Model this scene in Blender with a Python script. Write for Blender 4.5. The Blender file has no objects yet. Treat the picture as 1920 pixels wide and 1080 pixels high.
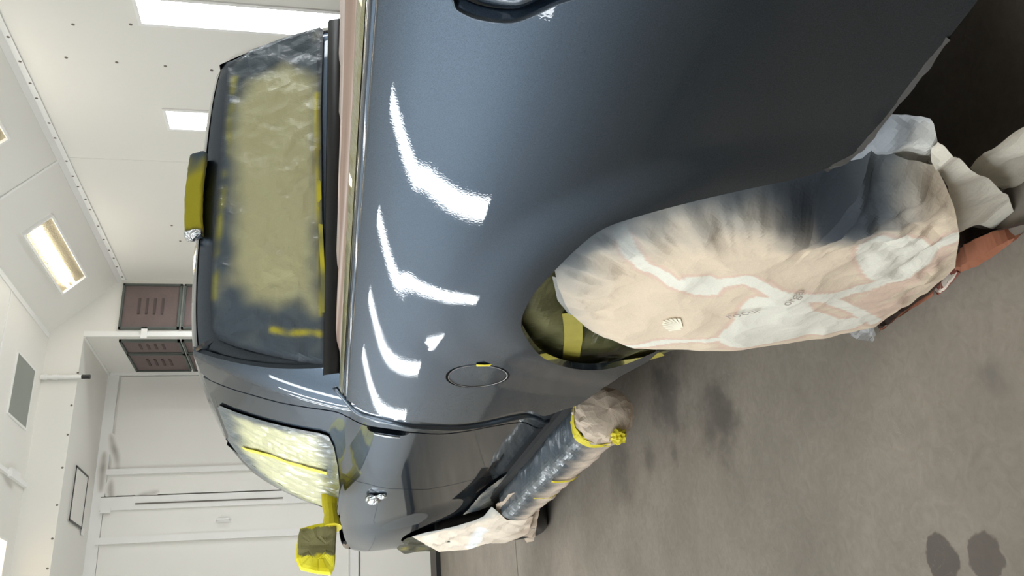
import bpy, bmesh, math, random
import numpy as np
from mathutils import Vector, Matrix, noise, geometry

random.seed(7)
scene = bpy.context.scene
C = scene.collection

# ------------------------------------------------------------------ camera
CAM = Vector((-0.75, -1.515, 1.27))
FPX = 1582.37
RIGHT = Vector((0.90309937, -0.42927978, 0.0114193))
DOWN = Vector((-0.08090192, -0.19619295, -0.97722219))
FWD = Vector((0.42174211, 0.8816049, -0.21191129))
cam_data = bpy.data.cameras.new('camera')
cam_data.sensor_fit = 'HORIZONTAL'
cam_data.sensor_width = 36.0
cam_data.lens = FPX / 1920.0 * 36.0
cam_data.clip_start = 0.02
cam_data.clip_end = 60
cam = bpy.data.objects.new('camera', cam_data)
C.objects.link(cam)
R3 = Matrix((DOWN, RIGHT, -FWD)).transposed()     # phone held upright, frame stored on its side
cam.matrix_world = Matrix.Translation(CAM) @ R3.to_4x4()
scene.camera = cam

# ------------------------------------------------------------------ world, exposure
world = bpy.data.worlds.new('world')
scene.world = world
world.use_nodes = True
world.node_tree.nodes['Background'].inputs[0].default_value = (0.9, 0.95, 1, 1)
world.node_tree.nodes['Background'].inputs[1].default_value = 0.02
scene.view_settings.view_transform = 'Standard'
scene.view_settings.look = 'None'
scene.view_settings.gamma = 1
scene.view_settings.use_curve_mapping = False
scene.view_settings.exposure = 0.0
LAMP = 16.6          # wall lamp radiance
scene.cycles.use_denoising = True
scene.cycles.max_bounces = 8
scene.cycles.diffuse_bounces = 5
scene.cycles.glossy_bounces = 4
scene.cycles.caustics_reflective = False
scene.cycles.caustics_refractive = False
scene.cycles.sample_clamp_indirect = 8


# ------------------------------------------------------------------ helpers
def ray(px, py):
    u = (1080 - py) - 540
    v = px - 960
    return RIGHT * (u / FPX) + DOWN * (v / FPX) + FWD


def P(px, py, X=None, Y=None, Z=None):
    d = ray(px, py)
    if X is not None:
        t = (X - CAM.x) / d.x
    elif Y is not None:
        t = (Y - CAM.y) / d.y
    else:
        t = (Z - CAM.z) / d.z
    return CAM + d * t


def S(px, py, surf, x0=0.03):
    x = x0
    for _ in range(40):
        p = P(px, py, X=x)
        x += 0.5 * (surf(p.y, p.z) - x)
    return (p.y, p.z)


def srgb(r, g, b):
    f = lambda c: c / 12.92 if c <= 0.04045 else ((c + 0.055) / 1.055) ** 2.4
    return (f(r / 255), f(g / 255), f(b / 255))


def sm(t):
    t = max(0.0, min(1.0, t))
    return t * t * (3 - 2 * t)


def mixc(a, b, t):
    return tuple(a[i] + (b[i] - a[i]) * t for i in range(3))


def thing(name, label, cat, loc=(0, 0, 0), group=None):
    o = bpy.data.objects.new(name, None)
    C.objects.link(o)
    o.location = loc
    o.empty_display_size = 0.1
    tag(o, label, cat, group)
    return o


def tag(o, label, cat, group=None):
    o['label'] = label
    o['category'] = cat
    if group:
        o['group'] = group
    return o


def link(name, me, mat, parent=None, kind=None):
    o = bpy.data.objects.new(name, me)
    C.objects.link(o)
    if mat is not None and not me.materials:
        me.materials.append(mat)
    if parent is not None:
        o.parent = parent
        o.matrix_parent_inverse = Matrix.Translation(-parent.location) if parent.parent is None else Matrix()
    if kind:
        o['kind'] = kind
    return o


def mesh(name, verts, faces, mat, parent=None, smooth=False, kind=None):
    me = bpy.data.meshes.new(name)
    me.from_pydata([tuple(v) for v in verts], [], faces)
    if smooth:
        me.polygons.foreach_set('use_smooth', [True] * len(me.polygons))
    me.update()
    return link(name, me, mat, parent, kind)


def bm_obj(name, bm, mat, parent=None, smooth=False, kind=None):
    me = bpy.data.meshes.new(name)
    bmesh.ops.recalc_face_normals(bm, faces=bm.faces)
    bm.to_mesh(me)
    bm.free()
    if smooth:
        me.polygons.foreach_set('use_smooth', [True] * len(me.polygons))
    return link(name, me, mat, parent, kind)


def box(name, lo, hi, mat, parent=None, bevel=0.0, kind=None, rot=None):
    bm = bmesh.new()
    bmesh.ops.create_cube(bm, size=1)
    lo = Vector(lo); hi = Vector(hi)
    for v in bm.verts:
        v.co = Vector(((lo[i] + hi[i]) / 2 + v.co[i] * (hi[i] - lo[i])) for i in range(3))
    if bevel:
        bmesh.ops.bevel(bm, geom=list(bm.edges), offset=bevel, segments=2, affect='EDGES', profile=0.5)
    if rot is not None:
        bmesh.ops.transform(bm, matrix=rot, verts=bm.verts)
    return bm_obj(name, bm, mat, parent, kind=kind)


def obox(name, corners4, n, depth, mat, parent=None, kind=None):
    """slab: quad corners (ordered) extruded by n*depth"""
    n = Vector(n)
    v = [Vector(c) for c in corners4] + [Vector(c) + n * depth for c in corners4]
    f = [(0, 1, 2, 3), (7, 6, 5, 4), (0, 4, 5, 1), (1, 5, 6, 2), (2, 6, 7, 3), (3, 7, 4, 0)]
    bm = bmesh.new()
    vs = [bm.verts.new(c) for c in v]
    for q in f:
        bm.faces.new([vs[i] for i in q])
    return bm_obj(name, bm, mat, parent, kind=kind)


def tube(name, pts, rad, mat, parent=None, seg=10, kind=None, smooth=False):
    bm = bmesh.new()
    rings = []
    pts = [Vector(p) for p in pts]
    for i, p in enumerate(pts):
        t = (pts[min(i + 1, len(pts) - 1)] - pts[max(i - 1, 0)]).normalized()
        a = t.orthogonal().normalized() if i == 0 else (rings_a - t * rings_a.dot(t)).normalized()
        rings_a = a
        b = t.cross(a)
        r = rad[i] if isinstance(rad, (list, tuple)) else rad
        rings.append([bm.verts.new(p + (a * math.cos(k * math.tau / seg) + b * math.sin(k * math.tau / seg)) * r) for k in range(seg)])
    for i in range(len(rings) - 1):
        for k in range(seg):
            bm.faces.new((rings[i][k], rings[i][(k + 1) % seg], rings[i + 1][(k + 1) % seg], rings[i + 1][k]))
    bm.faces.new(rings[0][::-1])
    bm.faces.new(rings[-1])
    return bm_obj(name, bm, mat, parent, smooth=smooth, kind=kind)


def inside(pts, poly):
    pts = np.asarray(pts, float)
    poly = np.asarray(poly, float)
    x, y = pts[:, 0], pts[:, 1]
    c = np.zeros(len(pts), bool)
    n = len(poly)
    j = n - 1
    for i in range(n):
        xi, yi = poly[i]
        xj, yj = poly[j]
        if yi != yj:
            m = ((yi > y) != (yj > y)) & (x < (xj - xi) * (y - yi) / (yj - yi) + xi)
            c ^= m
        j = i
    return c


def segdist(pts, line, closed=True):
    pts = np.asarray(pts, float)
    L = np.asarray(line, float)
    if closed:
        L = np.vstack([L, L[:1]])
    best = np.full(len(pts), 1e9)
    for a, b in zip(L[:-1], L[1:]):
        ab = b - a
        q = ab @ ab
        if q < 1e-14:
            continue
        t = np.clip(((pts - a) @ ab) / q, 0, 1)
        d = np.hypot(*(pts - a - t[:, None] * ab).T)
        best = np.minimum(best, d)
    return best


def resample(loop, h):
    out = []
    n = len(loop)
    for i in range(n):
        a = np.array(loop[i], float)
        b = np.array(loop[(i + 1) % n], float)
        k = max(1, int(round(np.linalg.norm(b - a) / h)))
        for j in range(k):
            out.append(tuple(a + (b - a) * j / k))
    return out


def catmull(pts, n=6, closed=False):
    pts = [np.array(p, float) for p in pts]
    m = len(pts)
    out = []
    rng = range(m) if closed else range(m - 1)
    for i in rng:
        if closed:
            p0, p1, p2, p3 = pts[i - 1], pts[i], pts[(i + 1) % m], pts[(i + 2) % m]
        else:
            p0 = pts[max(i - 1, 0)]; p1 = pts[i]; p2 = pts[i + 1]; p3 = pts[min(i + 2, m - 1)]
        for j in range(n):
            t = j / n
            out.append(tuple(0.5 * (2 * p1 + (p2 - p0) * t + (2 * p0 - 5 * p1 + 4 * p2 - p3) * t * t + (3 * p1 - p0 - 3 * p2 + p3) * t ** 3)))
    if not closed:
        out.append(tuple(pts[-1]))
    return out


def tri_region(outline, holes, h):
    loops = [resample(outline, h)] + [resample(q, h * 0.7) for q in holes]
    bpts = [p for q in loops for p in q]
    o = np.array(outline)
    lo, hi = o.min(0), o.max(0)
    gx = np.arange(lo[0] + h * 0.5, hi[0], h)
    gy = np.arange(lo[1] + h * 0.5, hi[1], h)
    g = np.array([(x + (h * 0.5 if k % 2 else 0), y) for k, y in enumerate(gy) for x in gx])
    if len(g):
        m = inside(g, loops[0])
        for q in loops[1:]:
            m &= ~inside(g, q)
        g = g[m]
    if len(g):
        keep = np.ones(len(g), bool)
        for q in loops:
            keep &= segdist(g, q) > h * 0.45
        g = g[keep]
    pts = bpts + [tuple(p) for p in g]
    edges = []
    k = 0
    for q in loops:
        edges += [(k + i, k + (i + 1) % len(q)) for i in range(len(q))]
        k += len(q)
    r = geometry.delaunay_2d_cdt([Vector(p) for p in pts], edges, [], 0, 1e-6)
    ov = [(v.x, v.y) for v in r[0]]
    tris = [tuple(f) for f in r[2]]
    cen = np.array([np.mean([ov[i] for i in f], axis=0) for f in tris])
    m = inside(cen, loops[0])
    for q in loops[1:]:
        m &= ~inside(cen, q)
    tris = [t for t, k in zip(tris, m) if k]
    # map loops to output indices
    lut = {}
    for i, orig in enumerate(r[3]):
        for w in orig:
            lut[w] = i
    li = []
    k = 0
    for q in loops:
        li.append([lut[k + i] for i in range(len(q))])
        k += len(q)
    return ov, tris, li


def panel(name, outline, surf, mat, parent, h=0.02, holes=(), lip=0.014, mirror=False, off=0.0):
    """body panel: height field x = surf(y, z) over a (y, z) outline, with a folded edge and analytic normals"""
    pts, tris, loops = tri_region(outline, holes, h)
    V, N = [], []
    e = 1e-3
    for y, z in pts:
        x = surf(y, z)
        dy = (surf(y + e, z) - surf(y - e, z)) / (2 * e)
        dz = (surf(y, z + e) - surf(y, z - e)) / (2 * e)
        V.append((x + off, y, z))
        N.append(Vector((-1, dy, dz)).normalized())
    F = []
    for a, b, c in tris:
        ar = (pts[b][0] - pts[a][0]) * (pts[c][1] - pts[a][1]) - (pts[b][1] - pts[a][1]) * (pts[c][0] - pts[a][0])
        F.append((a, b, c) if ar < 0 else (a, c, b))
    for q in loops:
        base = len(V)
        n = len(q)
        for k, i in enumerate(q):
            a = Vector(V[q[k - 1]]); b = Vector(V[q[(k + 1) % n]])
            t = (b - a); t.x = 0
            nn = Vector((0, t.z, -t.y))
            nn = nn.normalized() if nn.length > 1e-9 else Vector((0, 0, 1))
            x, y, z = V[i]
            V += [(x, y, z), (x + lip, y, z)]
            N += [nn, nn]
        for k in range(n):
            a = base + 2 * k
            b = base + 2 * ((k + 1) % n)
            F.append((a, b, b + 1, a + 1))
    if mirror:
        V = [(1.72 - x, y, z) for x, y, z in V]
        N = [Vector((-n.x, n.y, n.z)) for n in N]
        F = [f[::-1] for f in F]
    me = bpy.data.meshes.new(name)
    me.from_pydata(V, [], F)
    me.polygons.foreach_set('use_smooth', [True] * len(me.polygons))
    me.update()
    nloop = {}
    me.normals_split_custom_set_from_vertices([tuple(n) for n in N])
    return link(name, me, mat, parent)


def grid(name, fn, nu, nv, mat, parent=None, smooth=True, col=None, kind=None, closed_u=False):
    V = [fn(i / nu, j / nv) for j in range(nv + 1) for i in range(nu + (0 if closed_u else 1))]
    w = nu if closed_u else nu + 1
    F = [(j * w + i, j * w + (i + 1) % w, (j + 1) * w + (i + 1) % w, (j + 1) * w + i) for j in range(nv) for i in range(nu)]
    o = mesh(name, V, F, mat, parent, smooth, kind)
    if col:
        setcol(o.data, [col(i / nu, j / nv, V[j * w + i]) for j in range(nv + 1) for i in range(w)])
    return o


def setcol(me, cols):
    a = me.color_attributes.new('tint', 'FLOAT_COLOR', 'POINT')
    a.data.foreach_set('color', [c for q in cols for c in (q[0], q[1], q[2], 1.0)])


def sheet(name, outline, fn, mat, parent, h=0.012, colfn=None, smooth=False, holes=()):
    """crumpled sheet over a 2D outline; fn(a, b, d) -> 3D, d = distance to the outline; colfn(array of a,b, d) -> list of rgb"""
    pts, tris, loops = tri_region(outline, holes, h)
    A = np.array(pts)
    d = segdist(A, outline)
    V = [fn(a, b, dd) for (a, b), dd in zip(pts, d)]
    o = mesh(name, V, tris, mat, parent, smooth)
    if colfn:
        setcol(o.data, colfn(A, d, V))
    return o


def crumple(p, s, octv=3):
    v = 0; a = 1
    for _ in range(octv):
        v += a * (0.5 - abs(noise.noise(p * s)) * 1.6)
        s *= 2.07
        a *= 0.5
        p = p + Vector((3.1, 7.7, 1.3))
    return v


_rf = random.Random(3)
_DIRS = [(math.cos(a), math.sin(a), _rf.uniform(.6, 1.6), _rf.uniform(0, 9), _rf.uniform(.5, 1)) for a in [_rf.uniform(0, math.pi) for _ in range(9)]]


def folds(a, b, s, seed=0.0):
    """sharp creases: triangle waves in several directions, each fading in and out over the sheet"""
    v = 0.0
    for i, (c, d, f, ph, am) in enumerate(_DIRS):
        u = (a * c + b * d) * s * f + ph + seed + .55 * noise.noise(Vector((a * s * .45, b * s * .45, i * 3.3 + seed)))
        gate = noise.noise(Vector((a * s * .5 + 7 * i, b * s * .5, seed + i))) + .12
        if gate > 0:
            v += am * min(1.0, gate * 2.2) * (abs((u % 1.0) - .5) * 2 - .5)
    return v


# ------------------------------------------------------------------ materials
def newmat(name):
    m = bpy.data.materials.new(name)
    m.use_nodes = True
    nt = m.node_tree
    b = nt.nodes['Principled BSDF']
    return m, nt, b


def N(nt, t, **kw):
    n = nt.nodes.new(t)
    for k, v in kw.items():
        if k in n.inputs.keys() if isinstance(k, str) else False:
            n.inputs[k].default_value = v
        else:
            setattr(n, k, v)
    return n


def simple(name, col, rough=0.6, metal=0.0, spec=0.5, bump=None, var=None, coat=0, alpha=1.0):
    m, nt, b = newmat(name)
    b.inputs['Base Color'].default_value = (*col, 1)
    b.inputs['Roughness'].default_value = rough
    b.inputs['Metallic'].default_value = metal
    b.inputs['Specular IOR Level'].default_value = spec
    b.inputs['Coat Weight'].default_value = coat
    tc = nt.nodes.new('ShaderNodeTexCoord')
    if var:
        sc_, amt = var
        n = nt.nodes.new('ShaderNodeTexNoise'); n.inputs['Scale'].default_value = sc_; n.inputs['Detail'].default_value = 6
        nt.links.new(tc.outputs['Object'], n.inputs['Vector'])
        mx = nt.nodes.new('ShaderNodeMix'); mx.data_type = 'RGBA'
        mx.inputs['A'].default_value = (*[c * (1 - amt) for c in col], 1)
        mx.inputs['B'].default_value = (*[min(1, c * (1 + amt)) for c in col], 1)
        nt.links.new(n.outputs['Fac'], mx.inputs['Factor'])
        nt.links.new(mx.outputs['Result'], b.inputs['Base Color'])
    if bump:
        sc_, st, dist = bump
        n = nt.nodes.new('ShaderNodeTexNoise'); n.inputs['Scale'].default_value = sc_; n.inputs['Detail'].default_value = 5
        nt.links.new(tc.outputs['Object'], n.inputs['Vector'])
        bp = nt.nodes.new('ShaderNodeBump'); bp.inputs['Strength'].default_value = st; bp.inputs['Distance'].default_value = dist
        nt.links.new(n.outputs['Fac'], bp.inputs['Height'])
        nt.links.new(bp.outputs['Normal'], b.inputs['Normal'])
    return m


def make_paint():
    """metallic base (broad flake lobe) under a sharp clear coat with a little orange peel"""
    m, nt, b = newmat('metallic_paint')
    nt.nodes.remove(b)
    L = nt.links.new
    tc = nt.nodes.new('ShaderNodeTexCoord')
    fl = nt.nodes.new('ShaderNodeTexNoise'); fl.inputs['Scale'].default_value = 700; fl.inputs['Detail'].default_value = 2
    L(tc.outputs['Object'], fl.inputs['Vector'])
    mx = nt.nodes.new('ShaderNodeMix'); mx.data_type = 'RGBA'
    mx.inputs['A'].default_value = (*PAINT_A, 1)
    mx.inputs['B'].default_value = (*PAINT_B, 1)
    L(fl.outputs['Fac'], mx.inputs['Factor'])
    base = nt.nodes.new('ShaderNodeBsdfAnisotropic'); base.distribution = 'BECKMANN'
    base.inputs['Roughness'].default_value = PAINT_ROUGH
    L(mx.outputs['Result'], base.inputs['Color'])
    df = nt.nodes.new('ShaderNodeBsdfDiffuse'); df.inputs['Color'].default_value = (0.0015, 0.002, 0.003, 1)
    ad = nt.nodes.new('ShaderNodeAddShader'); L(base.outputs[0], ad.inputs[0]); L(df.outputs[0], ad.inputs[1])
    pe = nt.nodes.new('ShaderNodeTexNoise'); pe.inputs['Scale'].default_value = 230; pe.inputs['Detail'].default_value = 1
    L(tc.outputs['Object'], pe.inputs['Vector'])
    bp = nt.nodes.new('ShaderNodeBump'); bp.inputs['Strength'].default_value = 0.028; bp.inputs['Distance'].default_value = 0.001
    L(pe.outputs['Fac'], bp.inputs['Height'])
    coat = nt.nodes.new('ShaderNodeBsdfAnisotropic'); coat.distribution = 'GGX'
    coat.inputs['Roughness'].default_value = 0.02
    coat.inputs['Color'].default_value = (1, 1, 1, 1)
    L(bp.outputs['Normal'], coat.inputs['Normal'])
    fr = nt.nodes.new('ShaderNodeFresnel'); fr.inputs['IOR'].default_value = 1.46
    ms = nt.nodes.new('ShaderNodeMixShader')
    L(fr.outputs[0], ms.inputs[0]); L(ad.outputs[0], ms.inputs[1]); L(coat.outputs[0], ms.inputs[2])
    L(ms.outputs[0], nt.nodes['Material Output'].inputs['Surface'])
    return m


PAINT_A, PAINT_B, PAINT_ROUGH = (0.032, 0.044, 0.060), (0.090, 0.118, 0.156), 0.45


def tinted(name, rough=0.75, spec=0.3, bump=(60, 0.25, 0.004), coat=0.0, grain=0.05):
    """sheet material: colour comes from the print and overspray stored on the mesh"""
    m, nt, b = newmat(name)
    at = nt.nodes.new('ShaderNodeAttribute'); at.attribute_name = 'tint'
    tc = nt.nodes.new('ShaderNodeTexCoord')
    n = nt.nodes.new('ShaderNodeTexNoise'); n.inputs['Scale'].default_value = 400; n.inputs['Detail'].default_value = 3
    nt.links.new(tc.outputs['Object'], n.inputs['Vector'])
    hs = nt.nodes.new('ShaderNodeHueSaturation')
    mr = nt.nodes.new('ShaderNodeMapRange'); mr.inputs['To Min'].default_value = 1 - grain * 2; mr.inputs['To Max'].default_value = 1 + grain * 2
    nt.links.new(n.outputs['Fac'], mr.inputs['Value'])
    nt.links.new(mr.outputs['Result'], hs.inputs['Value'])
    nt.links.new(at.outputs['Color'], hs.inputs['Color'])
    nt.links.new(hs.outputs['Color'], b.inputs['Base Color'])
    b.inputs['Roughness'].default_value = rough
    b.inputs['Specular IOR Level'].default_value = spec
    b.inputs['Coat Weight'].default_value = coat
    b.inputs['Coat Roughness'].default_value = 0.12
    if bump:
        v = nt.nodes.new('ShaderNodeTexVoronoi'); v.feature = 'SMOOTH_F1'; v.inputs['Scale'].default_value = bump[0] * 0.35
        n2 = nt.nodes.new('ShaderNodeTexNoise'); n2.inputs['Scale'].default_value = bump[0]; n2.inputs['Detail'].default_value = 4; n2.inputs['Distortion'].default_value = 1.2
        nt.links.new(tc.outputs['Object'], n2.inputs['Vector'])
        nt.links.new(tc.outputs['Object'], v.inputs['Vector'])
        ad = nt.nodes.new('ShaderNodeMath'); ad.operation = 'ADD'
        nt.links.new(n2.outputs['Fac'], ad.inputs[0]); nt.links.new(v.outputs['Distance'], ad.inputs[1])
        bp = nt.nodes.new('ShaderNodeBump'); bp.inputs['Strength'].default_value = bump[1]; bp.inputs['Distance'].default_value = bump[2]
        nt.links.new(ad.outputs[0], bp.inputs['Height'])
        nt.links.new(bp.outputs['Normal'], b.inputs['Normal'])
    return m


def emis(name, col, s):
    m, nt, b = newmat(name)
    b.inputs['Base Color'].default_value = (0.8, 0.8, 0.8, 1)
    b.inputs['Emission Color'].default_value = (*col, 1)
    b.inputs['Emission Strength'].default_value = s
    return m


M_paint = make_paint()
M_wall = simple('booth_wall_white', srgb(227, 225, 219), 0.45, bump=(3, 0.05, 0.02), var=(1.2, 0.03))
M_trim = simple('booth_trim_white', srgb(234, 233, 231), 0.5, var=(3, 0.04))
M_dirtywall = simple('booth_door_offwhite', srgb(232, 230, 225), 0.5, var=(1.5, 0.04))
M_black = simple('black_rubber', (0.008, 0.009, 0.01), 0.35)
M_under = simple('underbody_black', (0.012, 0.012, 0.013), 0.7)
M_dark = simple('dark_void', (0.004, 0.004, 0.004), 0.9)
M_filter = simple('filter_mat_brown', srgb(112, 98, 96), 0.95, bump=(40, 0.4, 0.01), var=(9, 0.12))
M_filterdark = simple('filter_slot_dark', srgb(82, 72, 70), 0.95)
M_fframe = simple('filter_frame_greengrey', srgb(84, 90, 86), 0.6, var=(6, 0.2))
M_seam = simple('seam_dark', srgb(110, 104, 98), 0.8)
M_stain = simple('soot_stain', srgb(128, 120, 108), 0.8)
M_chrome = simple('bare_metal', (0.55, 0.55, 0.55), 0.25, 1.0)
M_lamp = emis('tube_light', (0.93, 0.98, 1.0), LAMP)
M_warm = emis('warm_tube', (1.0, 0.93, 0.78), 16.0)
M_glassgrey = simple('unlit_glass', srgb(128, 134, 126), 0.35, var=(5, 0.05))
M_speckle = simple('speckled_reflector', srgb(196, 186, 160), 0.35, 0.85, bump=(90, 0.8, 0.01))
M_paper = tinted('masking_paper', 0.85, 0.2)
M_film = tinted('masking_film', 0.35, 0.5, bump=(45, 0.5, 0.006), coat=0.6)
M_window = tinted('window_masking', 0.5, 0.4, bump=(22, 0.4, 0.006), coat=0.2)
M_tape = simple('yellow_masking_tape', srgb(215, 200, 40), 0.6, bump=(60, 0.3, 0.003), var=(25, 0.12))
M_brown = simple('brown_card', srgb(165, 105, 78), 0.8, bump=(30, 0.4, 0.004), var=(20, 0.12))
M_foil = simple('crinkled_foil', (0.6, 0.62, 0.64), 0.18, 1.0, bump=(60, 1.0, 0.01))


def make_floor():
    m, nt, b = newmat('painted_concrete')
    tc = nt.nodes.new('ShaderNodeTexCoord')
    L = nt.links.new

    def nz(sc, det=8, dist=0.0, rough=0.6):
        n = nt.nodes.new('ShaderNodeTexNoise'); n.inputs['Scale'].default_value = sc; n.inputs['Detail'].default_value = det
        n.inputs['Distortion'].default_value = dist; n.inputs['Roughness'].default_value = rough
        L(tc.outputs['Object'], n.inputs['Vector'])
        return n

    def ramp(src, p0, c0, p1, c1):
        r = nt.nodes.new('ShaderNodeValToRGB')
        r.color_ramp.elements[0].position = p0; r.color_ramp.elements[0].color = (*c0, 1)
        r.color_ramp.elements[1].position = p1; r.color_ramp.elements[1].color = (*c1, 1)
        L(src, r.inputs['Fac'])
        return r

    base = ramp(nz(2.2).outputs['Fac'], 0.3, srgb(136, 127, 117), 0.7, srgb(160, 150, 139))
    fine = ramp(nz(26, 6, 1.5).outputs['Fac'], 0.3, (0.86, 0.86, 0.86), 0.75, (1.08, 1.08, 1.08))
    mu = nt.nodes.new('ShaderNodeMix'); mu.data_type = 'RGBA'; mu.blend_type = 'MULTIPLY'; mu.inputs['Factor'].default_value = 1
    L(base.outputs['Color'], mu.inputs['A']); L(fine.outputs['Color'], mu.inputs['B'])
    cur = mu.outputs['Result']
    # scuffs and wet marks; broad ones beside the truck also paint in its shade
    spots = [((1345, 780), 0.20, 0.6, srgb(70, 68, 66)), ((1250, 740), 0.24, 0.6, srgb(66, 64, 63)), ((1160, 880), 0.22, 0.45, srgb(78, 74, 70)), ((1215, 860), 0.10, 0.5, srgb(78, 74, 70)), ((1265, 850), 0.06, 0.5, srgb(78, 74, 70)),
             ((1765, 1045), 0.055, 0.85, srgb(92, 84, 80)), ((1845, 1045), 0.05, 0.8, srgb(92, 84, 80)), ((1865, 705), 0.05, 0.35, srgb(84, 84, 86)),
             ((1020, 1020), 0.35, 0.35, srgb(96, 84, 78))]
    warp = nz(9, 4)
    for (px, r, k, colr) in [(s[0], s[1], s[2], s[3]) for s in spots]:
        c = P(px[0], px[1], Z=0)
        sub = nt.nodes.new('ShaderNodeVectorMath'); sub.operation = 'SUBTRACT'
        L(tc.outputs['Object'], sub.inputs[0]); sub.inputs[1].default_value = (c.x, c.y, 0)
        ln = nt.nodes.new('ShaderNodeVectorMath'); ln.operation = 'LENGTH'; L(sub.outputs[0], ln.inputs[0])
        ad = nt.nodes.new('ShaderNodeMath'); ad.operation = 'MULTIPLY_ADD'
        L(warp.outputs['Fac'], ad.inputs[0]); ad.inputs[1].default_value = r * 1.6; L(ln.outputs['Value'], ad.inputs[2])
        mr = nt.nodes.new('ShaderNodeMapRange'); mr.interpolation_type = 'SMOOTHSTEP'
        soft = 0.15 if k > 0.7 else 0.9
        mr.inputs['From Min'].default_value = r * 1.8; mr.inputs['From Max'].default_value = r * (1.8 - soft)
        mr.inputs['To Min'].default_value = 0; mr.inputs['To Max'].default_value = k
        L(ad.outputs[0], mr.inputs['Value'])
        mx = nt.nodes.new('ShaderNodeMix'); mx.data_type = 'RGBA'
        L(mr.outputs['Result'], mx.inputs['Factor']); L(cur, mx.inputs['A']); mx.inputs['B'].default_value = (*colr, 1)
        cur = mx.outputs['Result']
    # pale scratches
    w = nz(7, 3, 3.0)
    sc = nt.nodes.new('ShaderNodeMapRange'); sc.inputs['From Min'].default_value = 0.495; sc.inputs['From Max'].default_value = 0.5
    ab = nt.nodes.new('ShaderNodeMath'); ab.operation = 'PINGPONG'; ab.inputs[1].default_value = 0.5
    L(w.outputs['Fac'], ab.inputs[0]); L(ab.outputs[0], sc.inputs['Value'])
    gate = nz(3.1, 2)
    g2 = nt.nodes.new('ShaderNodeMapRange'); g2.inputs['From Min'].default_value = 0.52; g2.inputs['From Max'].default_value = 0.62; g2.inputs['To Max'].default_value = 0.35
    L(gate.outputs['Fac'], g2.inputs['Value'])
    mm = nt.nodes.new('ShaderNodeMath'); mm.operation = 'MULTIPLY'; L(sc.outputs['Result'], mm.inputs[0]); L(g2.outputs['Result'], mm.inputs[1])
    mx = nt.nodes.new('ShaderNodeMix'); mx.data_type = 'RGBA'; mx.inputs['B'].default_value = (*srgb(185, 178, 168), 1)
    L(mm.outputs[0], mx.inputs['Factor']); L(cur, mx.inputs['A'])
    L(mx.outputs['Result'], b.inputs['Base Color'])
    b.inputs['Roughness'].default_value = 0.62
    b.inputs['Specular IOR Level'].default_value = 0.3
    bp = nt.nodes.new('ShaderNodeBump'); bp.inputs['Strength'].default_value = 0.15; bp.inputs['Distance'].default_value = 0.004
    L(nz(60, 6).outputs['Fac'], bp.inputs['Height']); L(bp.outputs['Normal'], b.inputs['Normal'])
    return m


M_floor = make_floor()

# ------------------------------------------------------------------ the booth
XL, XR = -1.50, 3.5
YB, YPIER, YDOOR = -4.6, 7.27, 8.43
ZHIP, ZC, ZHEAD = 3.45, 4.08, 3.745
HX = ZC - ZHIP                       # 45 degree hip
XA = 2.84                            # alcove side


def struct(o):
    o['kind'] = 'structure'
    return o


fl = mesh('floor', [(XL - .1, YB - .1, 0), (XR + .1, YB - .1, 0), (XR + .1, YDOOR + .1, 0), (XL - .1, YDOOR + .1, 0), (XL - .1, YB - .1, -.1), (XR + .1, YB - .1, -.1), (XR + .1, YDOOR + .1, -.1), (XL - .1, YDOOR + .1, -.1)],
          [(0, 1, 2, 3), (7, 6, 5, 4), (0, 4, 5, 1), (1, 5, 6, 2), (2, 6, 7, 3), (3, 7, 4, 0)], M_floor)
struct(fl)
yj = P(969, 1050, Z=0).y
for yy in (yj,):
    box('floor_joint', (XL, yy - .008, 0.0003), (XR, yy + .008, 0.0012), M_seam, fl)

WR = struct(box('wall_right', (XR, YB, 0), (XR + .1, YPIER, ZHIP), M_wall))
WL = struct(box('wall_left', (XL - .1, YB, 0), (XL, YDOOR, ZHIP), M_wall))
WB = struct(box('wall_back', (XL - .1, YB - .1, 0), (XR + .1, YB, ZC), M_wall))
CE = struct(box('ceiling', (XL + HX, YB, ZC), (XR - HX, YPIER + 1.3, ZC + .1), M_wall))
HR = struct(obox('ceiling_slope_right', [(XR, YB, ZHIP), (XR, YPIER, ZHIP), (XR - HX, YPIER, ZC), (XR - HX, YB, ZC)], Vector((1, 0, 1)).normalized(), .08, M_wall))
HL = struct(obox('ceiling_slope_left', [(XL, YB, ZHIP), (XL, YDOOR, ZHIP), (XL + HX, YDOOR, ZC), (XL + HX, YB, ZC)], Vector((-1, 0, 1)).normalized(), .08, M_wall))
# pier beside the door alcove and the header over it
WF = struct(box('wall_front', (XA, YPIER, 0), (XR + .1, YPIER + 1.3, ZC), M_wall))
HD = struct(box('wall_header', (XL, YPIER, ZHEAD), (XA, YPIER + 1.3, ZC), M_wall))
DW = struct(box('wall_alcove', (XL, YDOOR, 0), (XA, YDOOR + .1, ZHEAD), M_dirtywall))

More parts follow.
